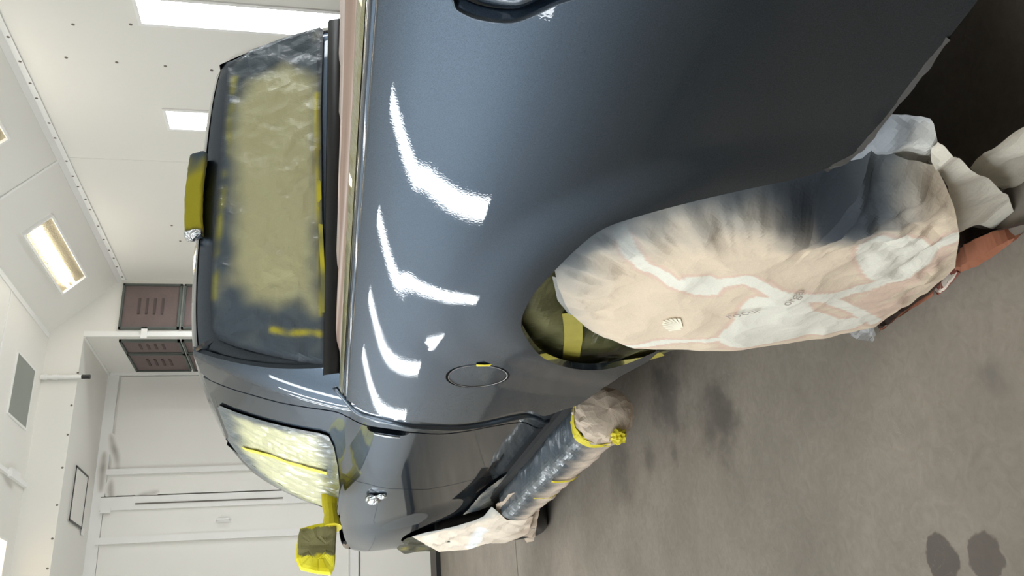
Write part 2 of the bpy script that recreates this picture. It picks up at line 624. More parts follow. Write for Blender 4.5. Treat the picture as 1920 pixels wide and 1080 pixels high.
# corner strips, seams and screw heads
T1 = struct(obox('trim_1', [(XR - .004, YB, ZHIP - .045), (XR - .004, YPIER, ZHIP - .045), (XR - .004, YPIER, ZHIP), (XR - .004, YB, ZHIP)], (-1, 0, 0), .004, M_trim))
T1b = obox('cover_strip', [(XR - .005, YB, ZHIP), (XR - .005, YPIER, ZHIP), (XR - .04, YPIER, ZHIP + .035), (XR - .04, YB, ZHIP + .035)], Vector((-1, 0, -1)).normalized(), .006, M_trim, T1)
scr = None
k = 0
y = 2.9
while y < YPIER - .05:
    bm = bmesh.new()
    bmesh.ops.create_uvsphere(bm, u_segments=6, v_segments=4, radius=.011)
    bmesh.ops.scale(bm, vec=(.4, 1, 1), verts=bm.verts)
    bmesh.ops.translate(bm, vec=(XR - .009, y, ZHIP - .02 + random.uniform(-.008, .008)), verts=bm.verts)
    bm_obj('screw', bm, M_seam, T1)
    y += random.uniform(.16, .34)
for y in (4.95, 2.6):
    a = Vector((XR - .006, y, ZHIP + .006)); b_ = Vector((XR - HX - .006, y, ZC + .0 - .006))
    n = Vector((-1, 0, -1)).normalized()
    obox('seam_strip', [a + Vector((0, -.012, 0)), a + Vector((0, .012, 0)), b_ + Vector((0, .012, 0)), b_ + Vector((0, -.012, 0))], n, .008, M_trim, HR)
for y in (4.95, 2.6):
    box('seam_line', (XR - .003, y - .005, 0), (XR, y + .005, ZHIP - .05), M_wall, WR)
# ceiling edge strips and seams
struct(box('trim_2', (XR - HX - .05, YB, ZC - .008), (XR - HX + .004, YPIER, ZC), M_trim))
for y in (6.12, 3.6):
    box('seam_strip', (XL + HX, y - .008, ZC - .006), (XR - HX - .05, y + .008, ZC), M_trim, CE)
for x, y in [(3.15, 6.9), (3.2, 6.2)]:
    pass
# screws on the right wall
for px in [(245, 46), (137, 46), (124, 108), (219, 117), (310, 124), (397, 132), (322, 423), (338, 452)]:
    p = P(*px, X=XR)
    bm = bmesh.new(); bmesh.ops.create_uvsphere(bm, u_segments=6, v_segments=4, radius=.012)
    bmesh.ops.scale(bm, vec=(.35, 1, 1), verts=bm.verts); bmesh.ops.translate(bm, vec=p, verts=bm.verts)
    bm_obj('screw', bm, M_seam, WR)
# header screws
for px in [(146, 699), (134, 760), (127, 815), (117, 877), (107, 947), (98, 1010), (89, 1066)]:
    p = P(*px, Y=YPIER)
    bm = bmesh.new(); bmesh.ops.create_uvsphere(bm, u_segments=6, v_segments=4, radius=.012)
    bmesh.ops.scale(bm, vec=(1, .35, 1), verts=bm.verts); bmesh.ops.translate(bm, vec=p, verts=bm.verts)
    bm_obj('screw', bm, M_seam, HD)
# beam edge under the header, alcove corner strips
struct(box('trim_3', (XL, YDOOR - .03, ZHEAD - .12), (XA, YDOOR, ZHEAD), M_trim))
struct(box('trim_4', (XA - .02, YPIER, ZHEAD - .02), (XA, YDOOR, ZHEAD), M_trim))
struct(box('trim_5', (XA - .004, YPIER - .012, 0), (XA + .055, YPIER, ZHEAD), M_trim))
struct(box('trim_6', (XA - .03, YDOOR - .06, 0), (XA, YDOOR, ZHEAD - .03), M_trim))

# ---- wall lamps
LZ0, LZ1 = 0.83, 2.53


def wall_lamp(side, y, label, group):
    x = XR if side > 0 else XL
    s = -1 if side > 0 else 1
    t = thing('wall_lamp', label, 'lamp', (x, y, LZ0), group)
    w = .115
    box('diffuser', (min(x, x + s * .006), y - w, LZ0), (max(x, x + s * .006), y + w, LZ1), M_lamp, t)
    for a, b_ in (((y - w - .025, LZ0 - .025), (y - w, LZ1 + .025)), ((y + w, LZ0 - .025), (y + w + .025, LZ1 + .025)),
                  ((y - w, LZ0 - .025), (y + w, LZ0)), ((y - w, LZ1), (y + w, LZ1 + .025))):
        box('frame', (min(x, x + s * .012), a[0], a[1]), (max(x, x + s * .012), b_[0], b_[1]), M_trim, t)
    return t


names = {3.14: 'tall white tube lamp on the right wall, nearest of the three', 4.34: 'tall white tube lamp on the right wall, the middle one of three',
         5.54: 'tall white tube lamp on right wall behind the brake light, farthest'}
for k in range(-3, 4):
    y = 3.14 + 1.2 * k
    if y in names or any(abs(y - q) < .01 for q in names):
        lb = [v for q, v in names.items() if abs(y - q) < .01][0]
    else:
        lb = ['tube lamp on the right wall beside the truck tail, outside the frame', 'tube lamp on the right wall level with the rear wheel, outside the frame', 'tube lamp on the right wall level with the cab back, outside the frame', '', '', '', 'tube lamp on the right wall hidden behind the cab, nearest the filters'][k + 3]
    wall_lamp(1, y, lb, 'vertical wall lamps')
LEFT = {0.74: 'left wall tube lamp mirrored under the tail lamp pocket', 1.94: 'left wall tube lamp mirrored as the largest white streak on the truck bed',
        3.14: 'left wall tube lamp mirrored as the second white streak on the truck bed', 4.34: 'left wall tube lamp mirrored as the third white streak on the truck bed',
        5.54: 'left wall tube lamp mirrored as the fourth white streak, nearest the cab'}
for k in range(-3, 3):
    y = 3.14 + 1.2 * k
    lb = [v for q, v in LEFT.items() if abs(y - q) < .01]
    wall_lamp(-1, y + (.086 if k > -2 else -.17), lb[0] if lb else ['left wall tube lamp behind the camera', '', '', '', '', '', 'left wall tube lamp nearest the booth door, outside the frame'][k + 3], 'vertical wall lamps')


# ---- lamps in the sloped ceiling and in the flat ceiling
def slope_lamp(y0, y1, label):
    n = Vector((-1, 0, -1)).normalized()          # into the room
    up = Vector((-1, 0, 1)).normalized()
    o = Vector((XR, 0, ZHIP))
    d0, d1 = 0.315, 0.570
    t = thing('ceiling_lamp', label, 'lamp', o + up * d0 + Vector((0, y0, 0)), 'lamps in the sloped ceiling')

    def pt(y, d, h):
        return o + up * d + n * h + Vector((0, y, 0))
    # reflector pan, its rim and the off-centre tube
    for (a, b_, c, d) in [((y0, d0 - .02), (y1, d0 - .02), (y1, d0), (y0, d0)), ((y0, d1), (y1, d1), (y1, d1 + .02), (y0, d1 + .02)),
                          ((y0 - .02, d0 - .02), (y0, d0 - .02), (y0, d1 + .02), (y0 - .02, d1 + .02)), ((y1, d0 - .02), (y1 + .02, d0 - .02), (y1 + .02, d1 + .02), (y1, d1 + .02))]:
        obox('rim', [pt(*a, .0), pt(*b_, .0), pt(*c, .0), pt(*d, .0)], n, .03, M_trim, t)
    obox('reflector', [pt(y0, d0, .002), pt(y1, d0, .002), pt(y1, d1, .002), pt(y0, d1, .002)], n, .004, M_speckle, t)
    tube('lamp_tube', [pt(y0 + .06, d1 - .07, .03), pt(y1 - .06, d1 - .07, .03)], .016, M_warm, t)
    tube('lamp_tube', [pt(y0 + .06, d1 - .13, .03), pt(y1 - .06, d1 - .13, .03)], .016, M_warm, t)
    return t


slope_lamp(5.54, 6.73, 'warm lit lamp with speckled reflector in the sloped ceiling')
slope_lamp(3.17, 4.365, 'ceiling lamp cut off by the frame, nearest in the sloped ceiling')


def ceil_panel(x0, x1, y0, y1, label, lit):
    t = thing('ceiling_lamp', label, 'lamp', (x0, y0, ZC), 'lamps in the flat ceiling')
    box('pane', (x0, y0, ZC - .006), (x1, y1, ZC - .001), M_warm_panel if lit else M_glassgrey, t)
    for a in ((x0 - .02, y0 - .02, x1 + .02, y0), (x0 - .02, y1, x1 + .02, y1 + .02), (x0 - .02, y0, x0, y1), (x1, y0, x1 + .02, y1)):
        box('rim', (a[0], a[1], ZC - .010), (a[2], a[3], ZC), M_trim, t)
    return t


M_warm_panel = emis('warm_pane', (1.0, 0.72, 0.38), 1.5)
ceil_panel(1.806, 2.375, 6.53, 7.04, 'unlit grey glass pane in the flat ceiling', False)
ceil_panel(0.2, 0.757, 6.53, 7.04, 'amber lit ceiling pane at the lower left corner', True)
# bracket on the ceiling
t = thing('ceiling_bracket', 'small white metal bracket on the ceiling above the header', 'bracket', (1.32, 6.7, ZC))
box('rail', (1.29, 6.45, ZC - .03), (1.33, 7.27, ZC), M_trim, t)
box('clip', (1.27, 6.72, ZC - .06), (1.35, 6.95, ZC - .03), M_trim, t)
# conduit
t = thing('conduit_pipe', 'short white conduit pipe hanging down the header', 'pipe', (2.386, YPIER - .03, 3.62))
tube('pipe', [(2.386, YPIER - .035, ZC), (2.386, YPIER - .035, 3.70)], .02, M_trim, t)
tube('collar', [(2.386, YPIER - .035, 3.92), (2.386, YPIER - .035, 3.97)], .027, M_trim, t)
tube('collar', [(2.386, YPIER - .035, 4.02), (2.386, YPIER - .035, 4.075)], .027, M_trim, t)
tube('end_plug', [(2.386, YPIER - .035, 3.70), (2.386, YPIER - .035, 3.62)], .022, M_black, t)
# hatch in the header soffit
t = thing('soffit_hatch', 'rectangular hatch with dark sooty edges under the header', 'hatch', (1.3, 7.85, ZHEAD))
box('hatch_panel', (1.04, 7.61, ZHEAD - .012), (1.565, 8.08, ZHEAD), M_wall, t)
for a in ((1.03, 7.60, 1.575, 7.622), (1.03, 8.07, 1.575, 8.085), (1.03, 7.60, 1.05, 8.085), (1.56, 7.60, 1.578, 8.085)):
    box('edge', (a[0], a[1], ZHEAD - .016), (a[2], a[3], ZHEAD - .011), M_black, t)
box('tape_patch', (.98, 8.09, ZHEAD - .015), (1.05, 8.20, ZHEAD - .011), M_trim, t)


# ---- exhaust filters on the pier (front face and alcove side)
def filter_unit(axis, a0, a1, z0, z1, label):
    """axis 'x': on the pier's front face; 'y': on its alcove side"""
    if axis == 'x':
        f = lambda u, d, z: (u, YPIER - d, z)
    else:
        f = lambda u, d, z: (XA - d, u, z)
    t = thing('exhaust_filter', label, 'filter', f(a0, 0, z0), 'exhaust filter panels')

    def bx(name, u0, u1, za, zb, d0, d1, m, par=t):
        p, q = Vector(f(u0, d0, za)), Vector(f(u1, d1, zb))
        return box(name, [min(p[i], q[i]) for i in range(3)], [max(p[i], q[i]) for i in range(3)], m, par)
    mat_ = bx('filter_mat', a0 + .015, a1 - .015, z0 + .015, z1 - .015, .0, .012, M_filter)
    for q in ((a0, a1, z0, z0 + .022), (a0, a1, z1 - .022, z1), (a0, a0 + .022, z0, z1), (a1 - .022, a1, z0, z1)):
        bx('frame', *q, .0, .03, M_fframe)
    w = a1 - a0; h_ = z1 - z0
    for k in range(4):
        u = a0 + w * (.42 - .0 * k)
        zz = z1 - h_ * (.30 + .13 * k)
        bx('slot', a0 + w * .33, a0 + w * .68, zz - .012, zz + .012, .012, .02, M_filterdark, mat_)
    return t


zt = 3.42
hh = 0.60
nm = ['top', 'second', 'third', 'fourth', 'lowest']
for k in range(5):
    z1 = zt - k * (hh + .02)
    where = 'beside the right wall' if k == 0 else 'down beside the right wall'
    filter_unit('x', 2.915, 3.44, z1 - hh, z1, f'brown filter panel on the pier front, {nm[k]} from the top' if k else 'brown filter panel on the pier front, topmost')
    filter_unit('y', 7.35, 7.72, z1 - hh, z1, f'brown filter panel inside the alcove, near column, {nm[k]} from top' if k else 'brown filter panel inside the alcove, near column, topmost')
    filter_unit('y', 7.74, 8.28, z1 - hh, z1, f'brown filter panel inside the alcove, far column, {nm[k]} from top' if k else 'brown filter panel inside the alcove, far column, topmost')
# retaining clips on the white corner post
for z in (3.16,):
    t = tag(box('filter_clip', (XA - .03, YPIER - .03, z - .03), (XA + .09, YPIER - .012, z + .03), M_trim), 'small white clip on the post between the filter panels', 'clip')

# ---- the booth doors in the alcove
dr = struct(thing('door_1', 'off-white booth door', 'door', (1.3, YDOOR, 0)))
del dr['category']; del dr['label']
box('leaf', (1.72, YDOOR - .03, .114), (2.80, YDOOR, 3.60), M_dirtywall, dr)
box('stile', (1.655, YDOOR - .07, .05), (1.715, YDOOR, 3.63), M_trim, dr)
box('leaf', (1.43, YDOOR - .03, .114), (1.655, YDOOR, 3.62), M_dirtywall, dr)
box('shut_line', (1.412, YDOOR - .035, .05), (1.422, YDOOR - .005, 3.66), M_seam, dr)
box('stile', (1.27, YDOOR - .05, .05), (1.412, YDOOR, 3.66), M_trim, dr)
box('lock_bar', (1.325, YDOOR - .06, 1.75), (1.337, YDOOR - .05, 3.3), M_seam, dr)
box('leaf', (.98, YDOOR - .03, .114), (1.27, YDOOR, 3.62), M_dirtywall, dr)
box('stile', (.915, YDOOR - .06, .05), (.985, YDOOR, 3.66), M_trim, dr)
box('leaf', (-1.2, YDOOR - .03, 1.02), (.915, YDOOR, 3.62), M_dirtywall, dr)
box('leaf', (-1.2, YDOOR - .03, .114), (.915, YDOOR, .90), M_dirtywall, dr)
box('mid_rail', (-1.2, YDOOR - .05, .915), (.91, YDOOR, 1.005), M_trim, dr)
box('mid_line', (-1.2, YDOOR - .034, .895), (.915, YDOOR - .028, .905), M_seam, dr)
box('hinge', (1.24, YDOOR - .08, 3.54), (1.29, YDOOR - .05, 3.64), M_trim, dr)
box('threshold', (XL, YDOOR - .03, 0), (XA, YDOOR + .001, .05), M_under, dr)
box('kick_plate', (XL, YDOOR - .025, .05), (XA, YDOOR - .001, .113), M_seam, dr)
hd = box('handle_plate', (1.09, YDOOR - .035, 2.28), (1.15, YDOOR - .03, 2.47), M_trim, dr)
tube('handle', [(1.12, YDOOR - .035, 2.30), (1.12, YDOOR - .075, 2.32), (1.12, YDOOR - .075, 2.43), (1.12, YDOOR - .035, 2.45)], .012, M_trim, dr)
# soot streaks on the door: soft-edged dirt, colour stored on the mesh
DOORC = srgb(232, 230, 225)
for pts in ([(207, 812), (212, 835), (219, 860), (221, 886)], [(209, 896), (207, 920), (211, 945)], [(252, 944), (264, 932), (300, 920)], [(196, 845), (192, 885), (188, 925)]):
    cp = catmull(pts, 8)
    a = [P(px, py, Y=YDOOR - .0325) for px, py in cp]
    V = []; cols = []
    for i, p in enumerate(a):
        t_ = (a[min(i + 1, len(a) - 1)] - a[max(i - 1, 0)]).normalized()
        nn = Vector((t_.z, 0, -t_.x))
        e = math.sin(math.pi * i / (len(a) - 1)) ** .7
        for j in range(7):
            w = (j - 3) / 3
            V.append(p + nn * .055 * w * (.35 + .65 * e) - Vector((0, .0006 * (1 - abs(w)), 0)))
            cols.append(mixc(DOORC, srgb(112, 106, 94), .8 * e * sm(1 - abs(w)) * (.75 + .5 * noise.noise(p * 9))))
    so = mesh('soot_streak', V, [(7 * i + j, 7 * i + j + 1, 7 * i + j + 8, 7 * i + j + 7) for i in range(len(a) - 1) for j in range(6)], M_paper, dr, smooth=True)
    setcol(so.data, cols)

# ------------------------------------------------------------------ the pickup truck
TW = 1.72                  # body width
TR = thing('pickup_truck', 'dark grey-blue single cab pickup truck masked for spraying', 'truck', (0.86, 1.5, 0))
ZCR = 1.125                # shoulder crease of the bed
ZRAIL = 1.213
FY = 3.36                   # front axle


UK = [.44, .6, .75, .88, 1.0, 1.06, 1.125, 1.17, 1.213]
US = [0.0821, 0.0544, 0.0312, 0.021, 0.0372, 0.0928, 0.223, 0.3897, 0.5284]
SK = [0, .12, .28, .5, .8, 1.2]
SB = [0.0313, 0.0485, 0.0265, 0.0078, -0.0008, -0.0047]
Y1, RY, RZ, FAMP, FIN, FOUT, FYS = (-0.0566, 0.757, 0.5102, 0.0077, 0.464, 0.6021, 0.9519)
_ZZ = np.linspace(.3, 1.25, 381)
_u = np.interp(_ZZ, UK, US)
_uc = np.concatenate([[0], np.cumsum((_u[1:] + _u[:-1]) / 2 * np.diff(_ZZ))])
_uc = _uc - np.interp(1.125, _ZZ, _uc)
_SS = np.linspace(0, 1.6, 321)
_b = np.interp(_SS, SK, SB)
_bc = np.concatenate([[0], np.cumsum((_b[1:] + _b[:-1]) / 2 * np.diff(_SS))])


def lut(tab, t, n):
    i = min(max(int(t), 0), n - 2)
    # quadratic through three samples keeps the slope continuous
    f = t - i
    return tab[i] + (tab[i + 1] - tab[i]) * f


def lut3(tab, t, n):
    i = min(max(int(t), 1), n - 3)
    f = t - i
    p0, p1, p2, p3 = tab[i - 1], tab[i], tab[i + 1], tab[i + 2]
    return 0.5 * (2 * p1 + (p2 - p0) * f + (2 * p0 - 5 * p1 + 4 * p2 - p3) * f * f + (3 * p1 - p0 - 3 * p2 + p3) * f ** 3)


_uc = [float(c) for c in _uc]
_bc = [float(c) for c in _bc]


def bodyX(y, z):
    """outer skin of the bed: shoulder, crease with bulge round the wheel, arch flare"""
    x = lut3(_uc, (z - .3) / .0025, 381)
    r = math.hypot(max(0.0, y - Y1) / RY, max(0.0, z - (1.125 - RZ)) / RZ)
    s = 1 - r
    w = .012
    s = s if s > w else (0.0 if s < -w else (s + w) ** 2 / (4 * w))
    x -= lut3(_bc, s / .005, 321) if s > 0 else 0.0
    rr = math.hypot(y * FYS, z - .42)
    x -= FAMP * sm((FOUT - rr) / (FOUT - FIN))
    if y < -0.85:
        x += 1.6 * (-0.85 - y) ** 2
    return x


def cabX(y, z):
    # lower body, shoulder, greenhouse
    if z > 1.20:
        x = 0.085 + 0.20 * (z - 1.20) + 0.38 * (z - 1.20) ** 2
    elif z > 1.0:
        t = (z - 1.0) / 0.20
        x = 0.030 + 0.055 * t * t * (0.6 + 0.4 * t)
    elif z > 0.56:
        t = 1.0 - z
        x = 0.030 + 0.10 * t + 0.12 * t * t
    else:
        t = 0.56 - z
        x = 0.0972 + 0.22 * t + 0.25 * t * t
    z = min(z, 1.9)
    if z > 1.0 and y < 1.17:
        x += 2.8 * (1.17 - y) ** 2 * sm((z - 1.0) / 0.2)
    if y > 2.2:
        x += 0.03 * ((min(y, 3.3) - 2.2) / 0.7) ** 2 * sm((z - 1.15) / 0.15)
    # front fender bulge and nose rounding
    r = math.hypot(y - FY, z - 0.42)
    x -= 0.026 * sm((0.80 - r) / 0.36)
    if y > 3.75:
        x += 0.55 * (min(y, 4.5) - 3.75) ** 2
    return x


HB = 0.018
jline = [S(*p, bodyX) for p in [(647, 747), (680, 767), (724, 782), (787, 791), (849, 795), (911, 787), (952, 776), (986, 770), (1003, 773), (1021, 780), (1052, 770), (1082, 760), (1111, 742), (1127, 730)]]
bottomf = [S(*p, bodyX) for p in [(1164, 705), (1215, 678), (1240, 655)]]
archpx = [(1150, 690), (1080, 692), (1020, 672), (985, 630), (978, 600), (998, 555), (1030, 518), (1080, 468), (1130, 430), (1200, 405), (1300, 378), (1400, 355), (1520, 328)]
arch = [S(*p, bodyX) for p in archpx]
sillr = [S(*p, bodyX) for p in [(1600, 290), (1640, 245), (1730, 132), (1830, 5)]]
print('jline', [tuple(round(c, 3) for c in p) for p in jline])
print('arch', [tuple(round(c, 3) for c in p) for p in arch], [tuple(round(c, 3) for c in p) for p in sillr])
archc = catmull([bottomf[-1]] + arch + [sillr[0]], 6)
bed_out = [(-1.02, ZRAIL), (jline[0][0], ZRAIL)] + catmull(jline, 4)[1:] + bottomf[:-1] + archc + sillr[1:] + [(-1.02, sillr[-1][1] + .02)]
lamp_front = [S(*p, bodyX) for p in [(852, 2), (865, 18), (900, 32), (960, 38), (1000, 25), (1048, 2)]]
lamp_hole = catmull([(-0.80, lamp_front[0][1] + .012)] + lamp_front + [(-0.83, .955), (-0.93, .93), (-.955, 1.0), (-.95, 1.13), (-.88, 1.15)], 4, closed=True)
fuel = S(895, 706, bodyX)
fr = S(838, 706, bodyX); fr2 = S(953, 706, bodyX); fw = S(895, 684, bodyX); fw2 = S(895, 726, bodyX)
FA = (fw2[0] - fw[0]) / 2; FB = (fr[1] - fr2[1]) / 2
fc = ((fw[0] + fw2[0]) / 2, (fr[1] + fr2[1]) / 2)
ell = lambda k: [(fc[0] + FA * k * math.cos(a), fc[1] + FB * k * math.sin(a)) for a in np.linspace(0, math.tau, 49)[:-1]]
print('fuel', fc, FA, FB)
bed = panel('bed_side', bed_out, bodyX, M_paint, TR, HB, holes=[lamp_hole, ell(1.05)], lip=.018)
flap = panel('fuel_flap', ell(0.955), bodyX, M_paint, TR, .012, lip=.01, off=.0015)
mesh('recess', [(bodyX(y, z) + .016, y, z) for y, z in ell(1.12)], [tuple(range(48))], M_dark, flap)
rimv = []
for k in range(48):
    for kk, oo in ((.975, -.0012), (.945, -.0008)):
        y, z = ell(kk)[k]
        rimv.append((bodyX(y, z) + oo, y, z))
mesh('flap_rim', rimv, [(2 * k, 2 * k + 1, (2 * k + 3) % 96, (2 * k + 2) % 96) for k in range(48)], simple('bare_edge', (.5, .5, .52), .3, 1.0), flap)
# tail lamp pocket
lh = resample(lamp_hole, .02)
lc = np.mean(lh, axis=0)
V = []; F = []
ringk = [(1.03, -.001), (1.015, -.005), (1.0, -.005), (.985, .002), (.97, .010), (.93, .016), (.915, .026), (.895, .024), (.88, .012), (.80, .002), (.55, -.010), (.2, -.014)]
for k, dpt in ringk:
    for y, z in lh:
        yy, zz = lc[0] + (y - lc[0]) * k, lc[1] + (z - lc[1]) * k
        V.append((bodyX(y, z) + dpt, yy, zz))
n = len(lh)
for j in range(len(ringk) - 1):
    for i in range(n):
        F.append((j * n + i, j * n + (i + 1) % n, (j + 1) * n + (i + 1) % n, (j + 1) * n + i))
F.append(tuple((len(ringk) - 1) * n + i for i in range(n)))
pk = mesh('tail_lamp_pocket', V, F, M_paint, TR, smooth=True)
V = []
for k, dpt in ((.93, .0165), (.89, .0195)):
    for y, z in lh:
        V.append((bodyX(y, z) + dpt - .004, lc[0] + (y - lc[0]) * k, lc[1] + (z - lc[1]) * k))
mesh('seal', V, [(i, (i + 1) % n, n + (i + 1) % n, n + i) for i in range(n)], M_black, pk)

# bed rail: rolled edge, black groove, raised cap (swept along the truck)
x0 = bodyX(0, ZRAIL)


def sweep(name, prof, y0, y1, mat, parent, n=40, xo=None, smooth=True):
    def fn(u, v):
        y = y0 + (y1 - y0) * v
        k = u * (len(prof) - 1)
        i = min(int(k), len(prof) - 2)
        t = k - i
        px_ = prof[i][0] + (prof[i + 1][0] - prof[i][0]) * t
        pz_ = prof[i][1] + (prof[i + 1][1] - prof[i][1]) * t
        dx = (bodyX(y, ZRAIL) - x0) if xo is None else 0
        return (px_ + dx, y, pz_)
    return grid(name, fn, len(prof) - 1, n, mat, parent, smooth)


YR1 = jline[0][0] + .015
sweep('rail_edge', [(x0, ZRAIL), (x0 + .002, ZRAIL + .002), (x0 + .007, ZRAIL + .0035), (x0 + .010, ZRAIL + .001), (x0 + .011, ZRAIL - .012)], -1.0, YR1, M_paint, TR)
sweep('rail_groove', [(x0 + .010, ZRAIL - .004), (x0 + .012, ZRAIL - .002), (x0 + .018, ZRAIL + .002), (x0 + .019, ZRAIL + .005)], -1.0, YR1, M_dark, TR)
sweep('rail_cap', [(x0 + .018, ZRAIL - .005), (x0 + .018, ZRAIL + .006), (x0 + .020, ZRAIL + .009), (x0 + .034, ZRAIL + .013), (x0 + .058, ZRAIL + .014), (x0 + .062, ZRAIL + .008), (x0 + .062, ZRAIL - .06)], -1.0, YR1 + .01, M_paint, TR)
# right side of the bed, tailgate, front bulkhead, floor
panel('bed_side', [(-1.02, ZRAIL), (.98, ZRAIL), (1.03, .95), (1.0, .6), (.44, .44)] + [(.44 * math.cos(a), .42 + .44 * math.sin(a)) for a in np.linspace(.05, math.pi - .05, 24)] + [(-.44, .44), (-1.02, .46)], bodyX, M_paint, TR, .05, mirror=True)
box('tailgate', (.06, -1.03, .55), (1.66, -.985, 1.2), M_paint, TR, bevel=.012)
box('bed_front_wall', (.04, .935, .55), (1.68, .96, 1.2), M_paint, TR)
box('bed_floor', (.05, -.98, .62), (1.67, .93, .68), M_under, TR)
box('rear_bumper', (.05, -1.12, .42), (1.67, -1.035, .56), M_under, TR, bevel=.02)
box('chassis', (.30, -.95, .30), (1.38, 4.1, .52), M_under, TR)
box('floor_pan', (.10, .75, .40), (1.58, 4.1, .46), M_under, TR)  # unseen slab, added to keep light off the floor below
box('wheel_housing', (.24, -.5, .40), (.27, .55, 1.1), M_under, TR)
box('wheel_housing', (.30, 2.85, .30), (.33, 3.85, 1.05), M_under, TR)
sweep('rail_cap', [(TW - x0 - .062, ZRAIL + .012), (TW - x0 - .034, ZRAIL + .013), (TW - x0 - .01, ZRAIL + .006), (TW - x0, ZRAIL)], -1.0, .95, M_paint, TR, xo=0)


def wheel(x, y, outward):
    prof = [(.10, .10), (.12, .16), (.10, .19), (.085, .215), (.10, .235), (.12, .27), (.115, .305), (.095, .325), (.05, .33), (-.05, .33), (-.095, .325), (-.115, .30), (-.115, .2)]
    V = []; seg = 28
    for k in range(seg):
        a = math.tau * k / seg
        for w, r in prof:
            V.append((x + outward * w, y + r * math.cos(a), .33 + r * math.sin(a)))
    n = len(prof)
    rimF = []; tyF = []
    for k in range(seg):
        for i in range(n - 1):
            q = (k * n + i, k * n + i + 1, ((k + 1) % seg) * n + i + 1, ((k + 1) % seg) * n + i)
            (rimF if i < 4 else tyF).append(q)
    ty = mesh('tyre', V, tyF, M_black, TR, smooth=True)
    rm = mesh('rim', V, rimF + [tuple(k * n for k in range(seg))], M_under, TR, smooth=True)


for yy in (0.0, FY + .08):
    wheel(.145, yy, -1)
    wheel(1.575, yy, 1)

# ---- cab: rear pillar, door, fender, nose
gap_px = [(395, 713), (433, 728), (477, 741), (525, 754), (577, 763), (629, 771), (655, 782), (684, 796), (724, 803), (764, 809), (822, 813), (867, 809), (933, 797), (980, 791), (997, 797), (1013, 802), (1041, 795), (1072, 781), (1092, 766)]
gap = [S(*p, cabX) for p in gap_px]
print('gap', [tuple(round(c, 3) for c in p) for p in gap])
rearY = lambda x, z: 0.985 + 0.28 * (z - 1.25) + 0.03 * ((x - .86) / .7) ** 2
ZR = 1.688


def rear_edge(z):
    return 1.0 + 0.28 * (z - 1.25)


behind = [(p[0] - .05, p[1]) for p in jline]
pil_out = catmull(gap[::-1], 3)[:-1] + [gap[0], (gap[0][0] - .03, ZR), (rear_edge(ZR), ZR), (rear_edge(1.4), 1.4), (rear_edge(1.2), 1.2), (rear_edge(1.1) - .02, 1.1)] + behind[3:]
panel('cab_pillar', pil_out, cabX, M_paint, TR, .02)
dfront_px = [(644, 891), (673, 904), (689, 907), (747, 917), (800, 918), (849, 909), (893, 898), (929, 891), (978, 878)]
dfront = [S(*p, cabX) for p in dfront_px]
print('dfront', [tuple(round(c, 3) for c in p) for p in dfront])
go = lambda pts, d: [(p[0] + d, p[1]) for p in pts]
door_rear = go(catmull(gap, 3), .012)
APIL = catmull([(2.18, ZR), (2.58, 1.61), (2.81, 1.46), (2.98, 1.30), (3.05, 1.215)], 3)
A_ = lambda s: [(y - s, z) for y, z in APIL]
door_out = [(gap[0][0] + .012, ZR - .004)] + door_rear[1:] + [(dfront[-1][0] - .01, .40)] + go(dfront[::-1], -.006) + [(dfront[0][0] - .006, 1.20), (APIL[-1][0] - .06, 1.205)] + A_(.05)[::-1][:-1] + [(2.11, ZR - .004)]
hs = [S(*p, cabX) for p in [(688, 800), (695, 797), (730, 800), (760, 804), (767, 812), (755, 817), (720, 813), (695, 809)]]
dp = panel('door', door_out, cabX, M_paint, TR, .022, holes=[catmull(hs, 3, closed=True)])
hc = np.mean(hs, axis=0)
bm = bmesh.new()
lo = np.min(hs, axis=0) - .02; hi = np.max(hs, axis=0) + .02
mesh('handle_opening', [(cabX(*hc) + .025, lo[0], lo[1]), (cabX(*hc) + .025, hi[0], lo[1]), (cabX(*hc) + .03, hi[0], hi[1]), (cabX(*hc) + .03, lo[0], hi[1])], [(0, 1, 2, 3)], M_dark, dp)
a_out = A_(.045) + [(y + .03, z) for y, z in APIL[::-1]]
panel('front_pillar', [(gap[0][0] - .03, ZR), (2.10, ZR)] and a_out, cabX, M_paint, TR, .02)
# front fender with arch
fa = [(FY + .44 * math.cos(a), .42 + .44 * math.sin(a)) for a in np.linspace(math.pi - .02, .02, 30)]
fen_out = [(dfront[0][0] + .002, 1.20)] + dfront + [(dfront[-1][0], .40), (2.90, .40)] + fa + [(3.86, .36), (4.22, .36), (4.22, .93), (4.12, 1.03), (3.9, 1.11), (3.5, 1.17), (3.1, 1.20), (2.8, 1.205)]
panel('front_fender', fen_out, cabX, M_paint, TR, .024)
# right side of the cab and fender, one plain panel each
panel('door', [(rear_edge(ZR) + .014, ZR - .006), (2.15, ZR), (2.58, 1.61), (2.81, 1.46), (3.05, 1.2), (2.6, .40), (1.03, .40), (1.012, 1.2)], cabX, M_paint, TR, .06, mirror=True)
panel('front_fender', [(2.61, 1.2), (2.90, .40)] + fa + [(3.86, .36), (4.22, .36), (4.22, .93), (3.9, 1.11), (3.1, 1.2)], cabX, M_paint, TR, .05, mirror=True)
# roof
def roof_z(s):
    return ZR + .030 * max(0.0, 1 - abs(s) ** 3.5) ** 0.75


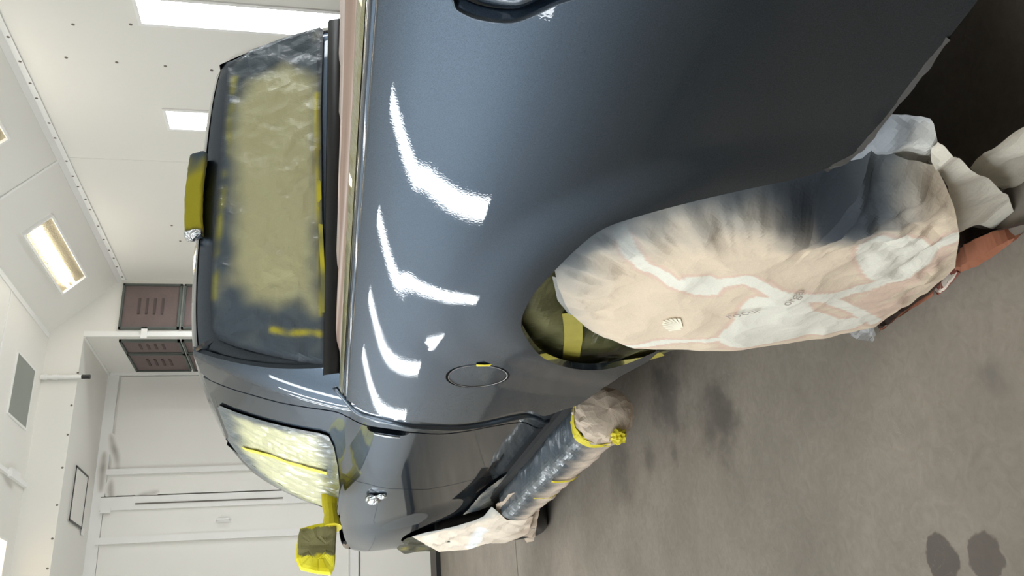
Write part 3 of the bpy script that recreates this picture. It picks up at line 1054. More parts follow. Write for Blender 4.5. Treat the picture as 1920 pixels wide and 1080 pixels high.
def roof(u, v):
    s = u * 2 - 1
    y = rear_edge(ZR) + .004 + (2.22 - rear_edge(ZR)) * v
    hw = .86 - cabX(max(y, 1.17), ZR) + .012
    if y < 1.17:
        hw -= 2.8 * (1.17 - y) ** 2
    x = .86 + s * hw
    z = roof_z(s) - (.032 if abs(s) > .985 else 0.0)
    e = (y - rear_edge(ZR)) / .05
    if e < 1:
        z -= .020 * (1 - e) ** 2
    return (x, y + .03 * s * s * (1 - v), z + .012 * math.sin(math.pi * v))


grid('roof', roof, 40, 24, M_paint, TR)
# windscreen and bonnet
def wind(u, v):
    s = u * 2 - 1
    y = 2.19 + .88 * v
    z = ZR + .045 * (1 - s * s) * (1 - v) - (ZR - 1.205) * v
    hw = .86 - cabX(y, max(z, 1.2)) + .01
    return (.86 + s * hw, y + .10 * (1 - s * s), z)


grid('windscreen', wind, 20, 14, M_black, TR)


def hood(u, v):
    s = u * 2 - 1
    y = 3.00 + 1.22 * v
    zt = [1.205, 1.20, 1.17, 1.11, .93][min(4, int(v * 4))]
    z = 1.207 - .06 * v * v - .20 * v ** 8
    hw = .86 - cabX(min(y, 4.1), z) + .004
    return (.86 + s * hw * 1.0, y + .05 * (1 - s * s) * v, z + .05 * (1 - abs(s) ** 3) * (1 - .4 * v))


grid('bonnet', hood, 24, 20, M_paint, TR)
box('front_panel', (.19, 4.16, .36), (1.49, 4.26, .98), M_paint, TR, bevel=.03)
# rear wall of the cab, in x-z
def rear_pt(x, z, off=0.0):
    return (x, rearY(x, z) - off, z)


xl = lambda z: cabX(rear_edge(z), z) - .004
rear_out = [(xl(z), z) for z in (1.05, 1.15, 1.25, 1.35, 1.45, 1.55, ZR - .01)]
top = []
for k in range(25):
    s = -1 + 2 * k / 24
    hw = .86 - xl(ZR - .01)
    top.append((.86 + s * hw, roof_z(s) - .022))
rear_out = rear_out[:-1] + top + [(TW - a, b) for a, b in rear_out[:-1][::-1]]
sheet('cab_rear_wall', rear_out, lambda a, b, d: rear_pt(a, b, -.018 * max(0, 1 - d / .03) ** 2), M_paint, TR, .03, smooth=True)

# tape tab at the filler flap
ft = S(906, 685, bodyX)
blob_v = []
mesh('tape_tab', [(bodyX(*ft) - .002, ft[0] - .012, ft[1] - .02), (bodyX(*ft) - .006, ft[0] - .02, ft[1]), (bodyX(*ft) - .002, ft[0] - .012, ft[1] + .02), (bodyX(*ft) - .001, ft[0] + .006, ft[1] + .016), (bodyX(*ft) - .001, ft[0] + .006, ft[1] - .016)], [(0, 1, 2, 3, 4)], M_tape, flap)

# rounded rear corner of the cab showing between bed and door
bead_px = [(628, 728), (646, 748), (668, 772), (702, 784), (745, 794), (800, 801), (858, 802), (905, 796), (955, 785), (985, 780), (1005, 785), (1020, 791), (1047, 783), (1077, 771), (1100, 755)]
bead = catmull([S(*p, cabX) for p in bead_px], 4)
bp_ = [Vector((cabX(y, z) + .006, y, z)) for y, z in bead]
tube('corner_bead', bp_, [.010 + .007 * math.sin(math.pi * i / (len(bp_) - 1)) for i in range(len(bp_))], M_paint, TR, 16, smooth=True)

# ------------------------------------------------------------------ masking over the truck
OLIVE = srgb(184, 182, 142)
OLIVE_D = srgb(92, 92, 50)
SPRAY = srgb(74, 86, 96)
SPRAY_D = srgb(48, 56, 66)
TAN = srgb(219, 202, 180)
CREAM = srgb(228, 225, 213)
PINK = srgb(218, 193, 175)
YEL = srgb(212, 198, 40)


def nz(p, s):
    return noise.noise(Vector(p) * s)


# ---- rear window: olive paper, film edge, tape
def rw_surf(a, b, d=1.0, off=.012):
    c = crumple(Vector((a * 1.0, b * 1.3, 2.0)), 4.5) * .011 + crumple(Vector((a, b, 5.0)), 13, 2) * .002 + folds(a, b, 5.0, 2.0) * .007 + folds(a, b, 12.0, 6.0) * .003
    k = sm(d / .02)
    return rear_pt(a, b, off + c * k)


def RX(px, py):                      # photo point on the cab's rear wall -> (x, z)
    y = 1.05
    for _ in range(25):
        p = P(px, py, Y=y)
        y += .6 * (rearY(p.x, p.z) - y)
    return (p.x, p.z)


rw_px = [(613, 688), (560, 680), (500, 668), (440, 652), (412, 640), (398, 618), (394, 560), (398, 480), (405, 400), (412, 300), (420, 200), (428, 128), (470, 98), (540, 72), (600, 55), (606, 62), (602, 200), (604, 400), (608, 560)]
rw_out = [RX(*p) for p in rw_px]
WIN = thing('window_masking', 'olive masking paper taped over the cab rear window', 'masking paper', (0.84, .95, 1.25))
inner = np.array([RX(*p) for p in [(590, 590), (560, 560), (520, 575), (470, 570), (440, 500), (445, 400), (436, 300), (444, 200), (470, 160), (540, 130), (592, 150), (594, 400)]])
yel_line = [RX(*p) for p in [(440, 150), (425, 300), (412, 420), (400, 560)]]


def rw_col(A, d, V):
    ins = inside(A, inner)
    di = segdist(A, inner)
    dy = segdist(A, yel_line, closed=False)
    out = []
    dt = segdist(A, [RX(*p) for p in [(594, 180), (596, 300), (600, 440), (603, 520), (604, 590)]], closed=False)
    d2 = segdist(A, [RX(*p) for p in [(512, 622), (545, 628), (570, 626), (600, 630)]], closed=False)
    for (a, b), dd, i, q, yy, ty, t2 in zip(A, d, ins, di, dy, dt, d2):
        n = nz((a, b, 0), 7) * .5 + nz((a, b, 3), 19) * .3
        f = sm(.5 + (q if i else -q) / .085 + n * .4)
        c = mixc(SPRAY, OLIVE, f)
        if not i:
            c = mixc(c, srgb(150, 148, 50), sm(1 - yy / .022) * sm((n + .25) * 2.2))
        c = mixc(c, srgb(176, 172, 140), .25 * sm(n * 2))
        c = mixc(c, srgb(206, 196, 60), .9 * sm(1.3 - ty / .012) * sm(n * 1.5 + .75))
        c = mixc(c, srgb(196, 186, 50), .85 * sm(1.2 - t2 / .014) * sm(n * 3 + .55))
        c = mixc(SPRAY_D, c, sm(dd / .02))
        out.append(c)
    return out


sheet('paper', rw_out, lambda a, b, d: rw_surf(a, b, d), M_window, WIN, .009, rw_col, smooth=False)


def strip3(name, pts, w, mat, parent, nrm=None):
    """flat strip along 3D points (list of Vector), width w, facing nrm"""
    pts = [Vector(p) for p in pts]
    V = []
    for i, p in enumerate(pts):
        t = (pts[min(i + 1, len(pts) - 1)] - pts[max(i - 1, 0)]).normalized()
        s = t.cross(nrm).normalized() * (w[i] if isinstance(w, (list, tuple)) else w) / 2
        V += [p + s, p - s]
    n = len(pts)
    F = [(2 * i, 2 * i + 1, 2 * i + 3, 2 * i + 2) for i in range(n - 1)]
    V2 = [v - nrm * .0012 for v in V]
    F2 = [tuple(2 * n + k for k in f[::-1]) for f in F]
    side = [(0, 2 * n, 2 * n + 1, 1)] + [(2 * i, 2 * i + 2, 2 * n + 2 * i + 2, 2 * n + 2 * i) for i in range(n - 1)] + [(2 * i + 1, 2 * n + 2 * i + 1, 2 * n + 2 * i + 3, 2 * i + 3) for i in range(n - 1)]
    return mesh(name, V + V2, F + F2 + side, mat, parent)


NB = Vector((0, -1, .28)).normalized()
for pl, w in (([(597, 335), (602, 450), (605, 520), (605, 590)], .014),):
    pts = [Vector(rw_surf(*q, 1, .014)) for q in catmull([RX(*p) for p in pl], 5)]
    tpo = strip3('tape', pts, w, M_paper, WIN, NB)
    setcol(tpo.data, [mixc(srgb(206, 196, 60), SPRAY, .75 * sm(nz((v.co.x * 3, v.co.y, v.co.z * 3), 3.3) * 1.3 + .35)) for v in tpo.data.vertices])
# rubber strip at the bottom of the rear wall
pts = [Vector(rear_pt(x, 1.262, .004)) for x in np.linspace(.20, 1.50, 14)]
pts2 = []
bmv = []
for x in np.linspace(.15, 1.57, 24):
    bmv += [rear_pt(x, 1.285, .010), rear_pt(x, 1.282, .022), rear_pt(x, 1.238, .026), rear_pt(x, 1.232, .012)]
mesh('window_sill_trim', bmv, [(4 * i + k, 4 * i + k + 1, 4 * i + k + 5, 4 * i + k + 4) for i in range(23) for k in range(3)], M_black, TR, smooth=True)

# ---- third brake light, taped over
BL = thing('brake_light_masking', 'high brake light wrapped in yellow and olive tape on the roof edge', 'brake light', (.84, 1.08, 1.69))


def bl_fn(u, v):
    x = .67 + .345 * v
    a = u * math.tau
    k = 1 - .9 * max(0, abs(v - .5) - .46) / .04
    cx, cz = math.copysign(abs(math.cos(a)) ** .5, math.cos(a)), math.copysign(abs(math.sin(a)) ** .5, math.sin(a))
    c = crumple(Vector((x, cx * .2, cz * .2)), 14) * .0025
    lean = .10
    return (x, 1.108 + cx * (.030 + c) * k + cz * .012, 1.710 + cz * (.029 + c) * k + .010 * (1 - ((v - .5) * 2) ** 2) + .008 * v)


grid('tape_wrap', bl_fn, 28, 40, M_paper, BL, True,
     lambda u, v, p: mixc(mixc(srgb(168, 160, 45), SPRAY, sm((v - .62) / .35 + nz(p, 20) * .4)), SPRAY_D, sm((.10 - v) / .08 + nz(p, 60) * .5)), closed_u=True)
grid('end_tape', lambda u, v: Vector(bl_fn(u, .004 + .06 * v)) + Vector((-.003, -.004, .002)) * (1 + crumple(Vector((u * 3, v, 1)), 6)), 28, 4, M_foil, BL, False, closed_u=True)
pp = [P(*p, Y=1.13) + Vector((-.01, -.02, 0)) for p in catmull([(368, 654), (385, 645), (400, 636), (415, 626)], 4)]
pt_ = strip3('seam_tape', pp, [.012 + .012 * abs(nz((i, 0, 0), .9)) for i in range(len(pp))], M_film, WIN, NB)
setcol(pt_.data, [mixc(SPRAY_D, srgb(150, 130, 100), sm(nz(v.co, 60) * 1.4)) for v in pt_.data.vertices])

# ---- cover sheet over the bed
BC = thing('bed_cover_sheet', 'pinkish brown paper sheet laid over the truck bed', 'masking paper', (.84, 0, 1.23))


def bc_fn(u, v):
    x = x0 + .046 + (TW - 2 * x0 - .10) * u
    y = -.98 + 1.955 * v
    z = ZRAIL + .017 + .012 * math.sin(math.pi * min(1, u * 2.2)) + .006 * math.sin(x * 23 + 1.1 * math.sin(y * 2.2)) * sm(u * 10) + .010 * sm((u - .35) / .65)
    z += .004 * nz((x * 6, y * 1.4, 1), 1.0) + .0025 * nz((x * 30, y * 3, 4), 1.0)
    if u > .97:
        z -= .04 * (u - .97) / .03
    return (x, y, z)


def bc_col(u, v, p):
    x, y, z = p
    t = x + .05 * nz((x * 2, y * 1.6, 7), 1.0)
    brown = srgb(186, 160, 145)
    c = mixc(brown, srgb(170, 146, 134), sm(nz((x * 40, y * 2, 0), 1) + .5))
    for a, w in ((.16, .030), (.235, .015), (.62, .20), (1.25, .35)):
        f = sm(1.4 - abs(t - a) / w * 1.2)
        c = mixc(c, srgb(224, 210, 205), f * .95)
    c = mixc(srgb(150, 142, 100), c, sm((x - x0 - .058) / .012))
    return c


grid('sheet', bc_fn, 90, 120, M_paper, BC, True, bc_col)
tv = []
for k in range(60):
    y = -.97 + 1.93 * k / 59
    w = .002 * nz((y * 30, 0, 0), 1)
    dxr = bodyX(y, ZRAIL) - x0
    tv += [(x0 + .040 + w + dxr, y, ZRAIL + .0145), (x0 + .047 + dxr, y, ZRAIL + .019 + w), (x0 + .062 + dxr, y, ZRAIL + .024 + w)]
mesh('edge_tape', tv, [(3 * k + j, 3 * k + j + 1, 3 * k + j + 4, 3 * k + j + 3) for k in range(59) for j in range(2)], simple('olive_tape', srgb(122, 118, 78), .3, bump=(80, .6, .004), coat=.5), BC)

# ---- door window film
dw_px = [(413, 757), (440, 768), (480, 781), (520, 792), (560, 801), (600, 808), (616, 814), (626, 835), (633, 870), (637, 910), (638, 938)]
dw = [S(*p, cabX) for p in dw_px]
print('dw', [tuple(round(c, 3) for c in p) for p in dw])
dw_out = dw[:-1] + [(2.92, 1.222)] + [(y - .075, z - .012) for y, z in APIL[::-1]][1:] + [(2.0, 1.665), (dw[0][0] + .05, 1.668)]
DWM = thing('door_window_masking', 'pale yellow masking film over the driver door window', 'masking film', (.1, 2.0, 1.22))


def dw_surf(y, z, d=1.0, off=.008):
    c = crumple(Vector((y, z, 9.0)), 7) * .004 + crumple(Vector((y * .6, z * 2, 1.0)), 16, 2) * .0015 + folds(y, z, 9.0, 3.0) * .004
    return (cabX(y, z) - off - c * sm(d / .015) * 1.2, y, z)


def dw_col(A, d, V):
    out = []
    zb = 1.225
    for (y, z), dd in zip(A, d):
        n = nz((y, z, 0), 9) * .5 + nz((y, z, 2), 25) * .25
        f = sm((dd - .024) / .075 + n * .5 - (.35 if y < 1.5 else 0) * sm((1.52 - y) / .25))
        c = mixc(srgb(74, 86, 92), srgb(208, 207, 164), f)
        c = mixc(c, srgb(160, 158, 84), .6 * sm((y - 2.5) / .35) + .4 * sm((zb + .035 - z) / .03))
        out.append(c)
    return out


sheet('film', dw_out, dw_surf, M_film, DWM, .012, dw_col)
tp = [Vector(dw_surf(*q, 1, .016)) for q in catmull([S(*p, cabX) for p in [(456, 832), (500, 847), (550, 862), (612, 878)]], 5)]
strip3('tape', tp, .045, simple('pale_tape', srgb(236, 222, 80), .6), DWM, Vector((-1, 0, .3)).normalized())

# ---- mirror in tape and paper
YM = 2.42
mc = [P(*p, Y=YM) for p in [(562, 990), (556, 1020), (555, 1048), (563, 1066), (590, 1073), (620, 1076), (628, 1062), (630, 1020), (632, 985), (612, 978), (590, 982)]]
MIR = thing('mirror_masking', 'door mirror wrapped in olive paper and yellow tape', 'mirror', (-.1, YM, 1.2))
out2 = [(p.x, p.z) for p in mc]
mcen = np.mean(out2, axis=0)


def loft_shape(name, loop, rings, mat, parent, cut=None, colf=None):
    lp = resample(loop, .012)
    c = np.mean(lp, axis=0)
    V = []
    for k, yo in rings:
        for a, b in lp:
            cr = crumple(Vector((a, b, yo)), 18) * .004
            V.append((c[0] + (a - c[0]) * k, YM + yo + cr, c[1] + (b - c[1]) * k + cr * .5))
    n = len(lp)
    F = [(j * n + i, j * n + (i + 1) % n, (j + 1) * n + (i + 1) % n, (j + 1) * n + i) for j in range(len(rings) - 1) for i in range(n)]
    F += [tuple(range(n))[::-1], tuple((len(rings) - 1) * n + i for i in range(n))]
    return V, F


rings = [(.45, -.002), (.80, .000), (.93, .004), (1.0, .018), (1.0, .05), (.9, .085), (.5, .11)]
V, F = loft_shape('paper', out2, rings, None, None)
mo = mesh('paper', V, F, M_paper, MIR)
mz0, mz1 = min(b for a, b in out2), max(b for a, b in out2)
mx0, mx1 = min(a for a, b in out2), max(a for a, b in out2)


def mir_col(p):
    x, y, z = p
    t = (x - mx0) / (mx1 - mx0)
    zig = .34 + .06 * abs(((z - mz0) / (mz1 - mz0) * 6) % 2 - 1) + .05 * nz(p, 40)
    yl = mixc(YEL, srgb(236, 226, 70), sm(nz(p, 30) + .5))
    if t < zig or z > mz1 - .006 - .01 * nz(p, 25) or t > .90 + .05 * nz(p, 30):
        return yl
    return mixc(srgb(138, 134, 98), srgb(112, 108, 74), sm(nz((x * 30, 0, z * 8), 1) + .5))


bm = bmesh.new(); bm.from_mesh(mo.data)
bmesh.ops.triangulate(bm, faces=bm.faces)
bmesh.ops.subdivide_edges(bm, edges=bm.edges, cuts=2, use_grid_fill=True)
bm.to_mesh(mo.data); bm.free()
setcol(mo.data, [mir_col(v.co) for v in mo.data.vertices])
arm0 = P(618, 978, Y=YM + .03); arm1 = P(618, 950, Y=2.50)
tube('tape_arm', [arm1 + Vector((.06, .02, 0)), arm1, (arm0 + arm1) / 2 + Vector((0, 0, -.006)), arm0 + Vector((-.03, 0, -.01))], [.04, .034, .03, .045], M_tape, MIR, 12)

# ---- foil-wrapped turn lamp on the fender, foil on the handle hole
sl = S(700, 931, cabX)
FT = thing('foil_wrap', 'crumpled foil wrapped around the fender turn lamp', 'foil', (cabX(*sl), sl[0], sl[1]))


def blob(name, c, r, mat, parent, amp=.25, seed=0, sub=3):
    bm = bmesh.new()
    bmesh.ops.create_icosphere(bm, subdivisions=sub, radius=1)
    for v in bm.verts:
        k = 1 + amp * crumple(v.co + Vector((seed, 0, 0)), 1.8)
        v.co = Vector((c[i] + v.co[i] * r[i] * k for i in range(3)))
    return bm_obj(name, bm, mat, parent)


blob('foil_body', (cabX(*sl) - .012, sl[0], sl[1]), (.022, .055, .032), M_foil, FT)
s2 = S(716, 928, cabX)
blob('foil_tail', (cabX(*s2) - .006, s2[0], s2[1]), (.010, .03, .02), M_foil, FT, seed=3)
hp = [S(*p, cabX) for p in [(700, 812), (725, 817), (750, 820)]]
pts = [Vector((cabX(*q) - .003 - .003 * abs(nz((i, 0, 0), 3)), q[0], q[1])) for i, q in enumerate(catmull(hp, 5))]
tag(strip3('foil_strip', pts, [.008 + .008 * math.sin(i / 10 * math.pi) for i in range(11)], M_foil, None, Vector((-1, 0, 0))), 'thin foil strip along the door handle opening', 'foil')

# ---- rear wheel arch liner
M_tape_shaded = simple('shaded_tape', srgb(158, 148, 62), .6, bump=(60, .4, .003), var=(25, .2))  # yellow tape with the shade of the arch put into its colour
def linX(y, z):
    return .012 + .05 * sm((.44 - math.hypot(y, z - .42)) / .1)


al_px = [(975, 600), (997, 550), (1030, 512), (1060, 500), (1150, 540), (1250, 600), (1290, 640), (1248, 662), (1150, 694), (1080, 696), (1018, 676), (983, 632)]
al = [S(*p, linX) for p in al_px]
AL = thing('arch_masking', 'olive masking paper inside the rear wheel arch', 'masking paper', (.05, .3, .5))
al_t = [S(*p, linX) for p in [(995, 640), (1030, 676), (1085, 690), (1150, 688), (1240, 660)]]


def al_col(A, d, V):
    out = []
    dt = segdist(A, al_t, closed=False)
    for (y, z), dd, q in zip(A, d, dt):
        n = nz((y, z, 0), 14)
        c = mixc(srgb(74, 74, 44), srgb(112, 110, 74), sm(n + .4))
        c = mixc(c, srgb(150, 142, 40), sm(1.5 - q / .012 + n) * .9)
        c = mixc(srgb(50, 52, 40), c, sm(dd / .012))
        out.append(c)
    return out


sheet('paper', al, lambda a, b, d: (linX(a, b) - crumple(Vector((a, b, 3)), 9) * .008 * sm(d / .02), a, b), M_window, AL, .012, al_col)
tp = [Vector((linX(*q) - .016, q[0], q[1])) for q in catmull([S(*p, linX) for p in [(1070, 575), (1074, 610), (1072, 640), (1068, 672)]], 4)]
strip3('tape', tp, .045, M_tape_shaded, AL, Vector((-1, 0, 0)))
tp = [Vector((linX(*q) - .018, q[0], q[1])) for q in catmull([S(*p, linX) for p in [(1080, 682), (1150, 676), (1240, 652)]], 5)]
strip3('tape', tp, .030, M_tape_shaded, AL, Vector((-1, 0, 0)))

# ---- rear wheel sheet
def wX(y, z):
    r = math.hypot(y, z - .42)
    x = -.022 - .075 * sm((.80 - z) / .45) * sm((.62 - abs(y)) / .2)
    x += .05 * sm((y - .30) / .16) * sm((z - .1) / .3)
    return x


ws_px = [(1040, 512), (1047, 545), (1068, 588), (1100, 612), (1128, 628), (1160, 641), (1190, 652), (1290, 655), (1380, 656), (1450, 648), (1560, 632), (1640, 612), (1690, 575), (1738, 548), (1790, 500), (1798, 440), (1788, 385), (1770, 340), (1752, 305), (1680, 290), (1640, 262), (1600, 275), (1560, 290), (1500, 318), (1400, 342), (1300, 365), (1200, 392), (1150, 408), (1095, 440)]
ws = [S(*p, wX) for p in ws_px]
print('ws', [tuple(round(c, 3) for c in p) for p in ws])
WS = thing('wheel_masking', 'tan printed paper bag sheet over the rear wheel', 'masking paper', (-.07, 0, 0))
lip_line = [(.44 * math.cos(a), .42 + .44 * math.sin(a)) for a in np.linspace(.1, math.pi, 30)] + [(-.50, .43), (-.58, .42)]
bands = [([(1162, 440), (1180, 470), (1205, 495), (1260, 524), (1330, 540), (1400, 520), (1450, 545), (1560, 552), (1640, 535), (1700, 508), (1790, 440)], .016),
         ([(1150, 650), (1250, 640), (1330, 632), (1360, 628)], .010), ([(1480, 560), (1500, 585), (1550, 605), (1600, 600)], .03),
         ([(1560, 558), (1600, 575), (1640, 600)], .014)]
bands = [([S(*p, wX) for p in pl], w) for pl, w in bands]
blobs = [[(1275, 515), (1310, 512), (1345, 525), (1350, 550), (1310, 553), (1285, 540)], [(1605, 480), (1625, 448), (1670, 440), (1730, 450), (1745, 470), (1700, 505), (1660, 530), (1625, 515)],
         [(1405, 558), (1375, 600), (1345, 632), (1400, 645), (1480, 636), (1560, 622), (1610, 612), (1560, 590), (1500, 575), (1470, 552)]]
blobs = [catmull([S(*p, wX) for p in q], 4, closed=True) for q in blobs]
pinkp = [[(1590, 565), (1700, 515), (1790, 462), (1775, 485), (1650, 560), (1610, 580)], [(1335, 650), (1360, 630), (1400, 632), (1425, 648), (1380, 655)], [(1640, 600), (1600, 575), (1660, 560), (1720, 540), (1690, 575)]]
pinkp = [[S(*p, wX) for p in q] for q in pinkp]


def ws_col(A, d, V):
    dl = segdist(A, lip_line, closed=False)
    base = np.array([TAN] * len(A))

    def lay(mask, colr):
        base[mask] = colr
    for q in pinkp:
        lay(inside(A, q), PINK)
    sd = np.full(len(A), 9.0)
    for pl, w in bands:
        sd = np.minimum(sd, segdist(A, pl, closed=False) - w)
    for q in blobs:
        dd = segdist(A, q)
        sd = np.minimum(sd, np.where(inside(A, q), -dd, dd))
    lay(sd < .010, PINK)
    lay(sd < 0, CREAM)
    out = []
    for (y, z), b_, q in zip(A, base, dl):
        n = nz((y, z, 0), 8) * .6 + nz((y, z, 4), 30) * .3
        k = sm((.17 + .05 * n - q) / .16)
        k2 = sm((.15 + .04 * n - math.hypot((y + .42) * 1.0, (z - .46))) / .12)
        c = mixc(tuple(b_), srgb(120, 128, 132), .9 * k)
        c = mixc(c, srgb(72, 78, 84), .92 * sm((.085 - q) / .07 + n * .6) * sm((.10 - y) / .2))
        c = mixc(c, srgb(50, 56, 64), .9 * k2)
        out.append(c)
    return out


def ws_fn(a, b, d):
    p = Vector((a, b, 0))
    q = math.hypot(a, b - .42)
    near = sm((q - .24) / .2)
    rad = math.atan2(b - .42, a)
    pleat = crumple(Vector((rad * 1.4, q * .9, 2)), 4.2, 2) * .020 * near * sm((b - .30) / .15)
    big = crumple(Vector((a, b, 11)), 4.2, 2) * .020
    c = big * .7 + crumple(p, 12, 2) * .003 + folds(a, b, 6.5, 1.0) * .010 * (.4 + .6 * near) + folds(a, b, 15, 4.0) * .010 * near
    c += folds(rad * .30, q * .16, 14.0, 7.0) * .026 * near * sm((b - .30) / .15) + folds(rad * .3, q * .2, 21.0, 2.0) * .008 * near * sm((b - .36) / .12)
    x = wX(a, b) - (c + pleat) * (.35 + .65 * sm(d / .04))
    z = max(b, .012)
    if b > .44:
        x += max(0.0, -.006 - x) * sm((q - .33) / .10) + .25 * max(0.0, q - .42)
    return (x, a, z)


sheet('paper', ws, ws_fn, M_paper, WS, .0052, ws_col)


def text_on(name, body, size, px, ang, surf, mat, parent, off=.006):
    cu = bpy.data.curves.new('t', 'FONT'); cu.body = body; cu.size = size; cu.align_x = 'CENTER'; cu.resolution_u = 2
    o = bpy.data.objects.new('t', cu); C.objects.link(o)
    dg = bpy.context.evaluated_depsgraph_get()
    me = bpy.data.meshes.new_from_object(o.evaluated_get(dg))
    bpy.data.objects.remove(o); bpy.data.curves.remove(cu)
    cy, cz = S(*px, wX)
    ca, sa = math.cos(ang), math.sin(ang)
    for v in me.vertices:
        u, w = v.co.x, v.co.y
        y = cy - (u * ca - w * sa); z = cz + (u * sa + w * ca)
        x = surf(y, z, 1)[0] - off
        v.co = (x, y, z)
    me.name = name
    return link(name, me, mat, parent)


M_print = simple('faint_print', srgb(168, 156, 146), .9)
M_shell = simple('pale_print', srgb(238, 232, 212), .9)
text_on('printed_word', 'rocur', .036, (1398, 585), -.55, ws_fn, M_print, WS)
text_on('printed_word', 'orga', .030, (1490, 548), -.15, ws_fn, M_print, WS)
# scallop emblem: ribs fanning out of one point
sc0 = S(1262, 603, wX)
for k in range(9):
    a = -1.0 + 2.0 * k / 8
    L_ = .044 - .006 * abs(a)
    V = []
    for t, w in ((.12, .001), (.5, .0022), (1.0, .0036)):
        for s in (-1, 1):
            y = sc0[0] + math.sin(a) * L_ * t + s * w * math.cos(a)
            z = sc0[1] - .02 + math.cos(a) * L_ * t - s * w * math.sin(a)
            V.append((ws_fn(y, z, 1)[0] - .004, y, z))
    mesh('scallop_rib', V, [(0, 1, 3, 2), (2, 3, 5, 4)], M_shell, WS)

# inner grey lining peeking out under the front edge of the wheel sheet
ln_px = [(1035, 515), (1045, 560), (1085, 610), (1120, 632), (1150, 622), (1128, 600), (1090, 560), (1060, 520)]
ln = [S(*p, lambda y, z: .03) for p in ln_px]
sheet('lining', ln, lambda a, b, d: (.028 - crumple(Vector((a, b, 1)), 12) * .006, a, b), simple('grey_lining', srgb(150, 150, 146), .6), WS, .015)

# ---- white flap and trailing cream sheets behind the wheel
def patch(name, px, X, mat, parent, h=.014, amp=.012, scale=9, col=None, seed=0, tilt=(0, 0)):
    sf = lambda y, z: X + tilt[0] * (y + .45) + tilt[1] * (z - .3)
    o2 = [S(*p, sf, X) for p in px]
    return sheet(name, o2, lambda a, b, d: (sf(a, b) - (crumple(Vector((a, b, seed)), scale) * amp * .5 + folds(a, b, scale, seed) * amp * .9), a, max(b, .004)), mat, parent, h * .7, col)


FL = thing('paper_flap', 'crumpled whitish paper flap behind the rear wheel below the sill', 'masking paper', (-.05, -.5, .3))


def fl_col(A, d, V):
    return [mixc(srgb(222, 220, 214), srgb(120, 130, 142), sm((b - .33) / .1 + nz((a, b, 0), 20) * .5) * .8) for a, b in A]


patch('paper', [(1660, 210), (1690, 216), (1744, 220), (1752, 235), (1756, 262), (1790, 300), (1812, 315), (1770, 312), (1700, 300), (1640, 285), (1585, 300), (1625, 255)], -.035, M_paper, FL, .012, .016, 11, fl_col, 5)
TS = thing('trailing_sheet', 'cream paper sheet trailing on the floor behind the rear wheel', 'masking paper', (0, -.4, .05))


def cr_col(A, d, V):
    return [mixc(srgb(228, 222, 208), srgb(212, 196, 178), sm(nz((a, b, 2), 6))) for a, b in A]


patch('fold', [(1757, 262), (1800, 300), (1850, 335), (1890, 365), (1908, 418), (1870, 424), (1820, 424), (1793, 440), (1776, 345), (1745, 300)], -.050, M_paper, TS, .012, .012, 8, cr_col, 9, tilt=(0, -.10))
patch('fold', [(1820, 318), (1855, 278), (1895, 252), (1935, 232), (1935, 380), (1918, 418), (1906, 414), (1885, 362), (1850, 335)], -.020, M_paper, TS, .012, .012, 8, cr_col, 12, tilt=(0, -.15))

# ---- brown card strip on the floor
BRN = thing('brown_card_strip', 'torn brown card strip on the floor under the wheel sheet', 'card', (-.07, 0, 0))


def ribbon(name, low_px, high_px, mat, parent, zl=.004, out=None):
    V = []
    lo = [P(*p, Z=zl) for p in catmull(low_px, 6)]
    hi = []
    for q, l in zip(catmull(high_px, 6), lo):
        hi.append(P(*q, X=l.x + .035))
    n = len(lo)
    for i in range(n):
        mid = (lo[i] + hi[i]) / 2 + Vector((-.012, 0, .004))
        j = .004 * nz((i * .7, 0, 0), 1)
        V += [lo[i] + Vector((j, 0, 0)), mid + Vector((j, 0, j)), hi[i] + Vector((0, 0, 2 * j))]
    return mesh(name, V, [(3 * i + k, 3 * i + k + 1, 3 * i + k + 4, 3 * i + k + 3) for i in range(n - 1) for k in range(2)], mat, parent)


ribbon('card', [(1648, 623), (1690, 592), (1748, 556)], [(1652, 596), (1700, 560), (1755, 520)], M_brown, BRN)
ribbon('card', [(1790, 512), (1830, 500), (1880, 468), (1925, 432)], [(1790, 475), (1815, 455), (1860, 435), (1925, 412)], M_brown, BRN)
ribbon('card_core', [(1655, 615), (1700, 580), (1760, 535), (1800, 470), (1840, 440), (1925, 415)], [(1640, 600), (1690, 560), (1750, 510), (1790, 440), (1830, 425), (1925, 405)], simple('card_inside', srgb(62, 44, 36), .9), BRN, zl=.02)


def stripe_mat():
    m, nt, b = newmat('striped_print')
    tc = nt.nodes.new('ShaderNodeTexCoord')
    w = nt.nodes.new('ShaderNodeTexWave'); w.bands_direction = 'Z'; w.inputs['Scale'].default_value = 44; w.inputs['Distortion'].default_value = .6
    nt.links.new(tc.outputs['Object'], w.inputs['Vector'])
    r = nt.nodes.new('ShaderNodeValToRGB'); r.color_ramp.interpolation = 'CONSTANT'
    r.color_ramp.elements[0].color = (*srgb(160, 92, 78), 1); r.color_ramp.elements[1].position = .5; r.color_ramp.elements[1].color = (*srgb(228, 214, 200), 1)
    nt.links.new(w.outputs['Fac'], r.inputs['Fac']); nt.links.new(r.outputs['Color'], b.inputs['Base Color'])
    b.inputs['Roughness'].default_value = .8
    return m


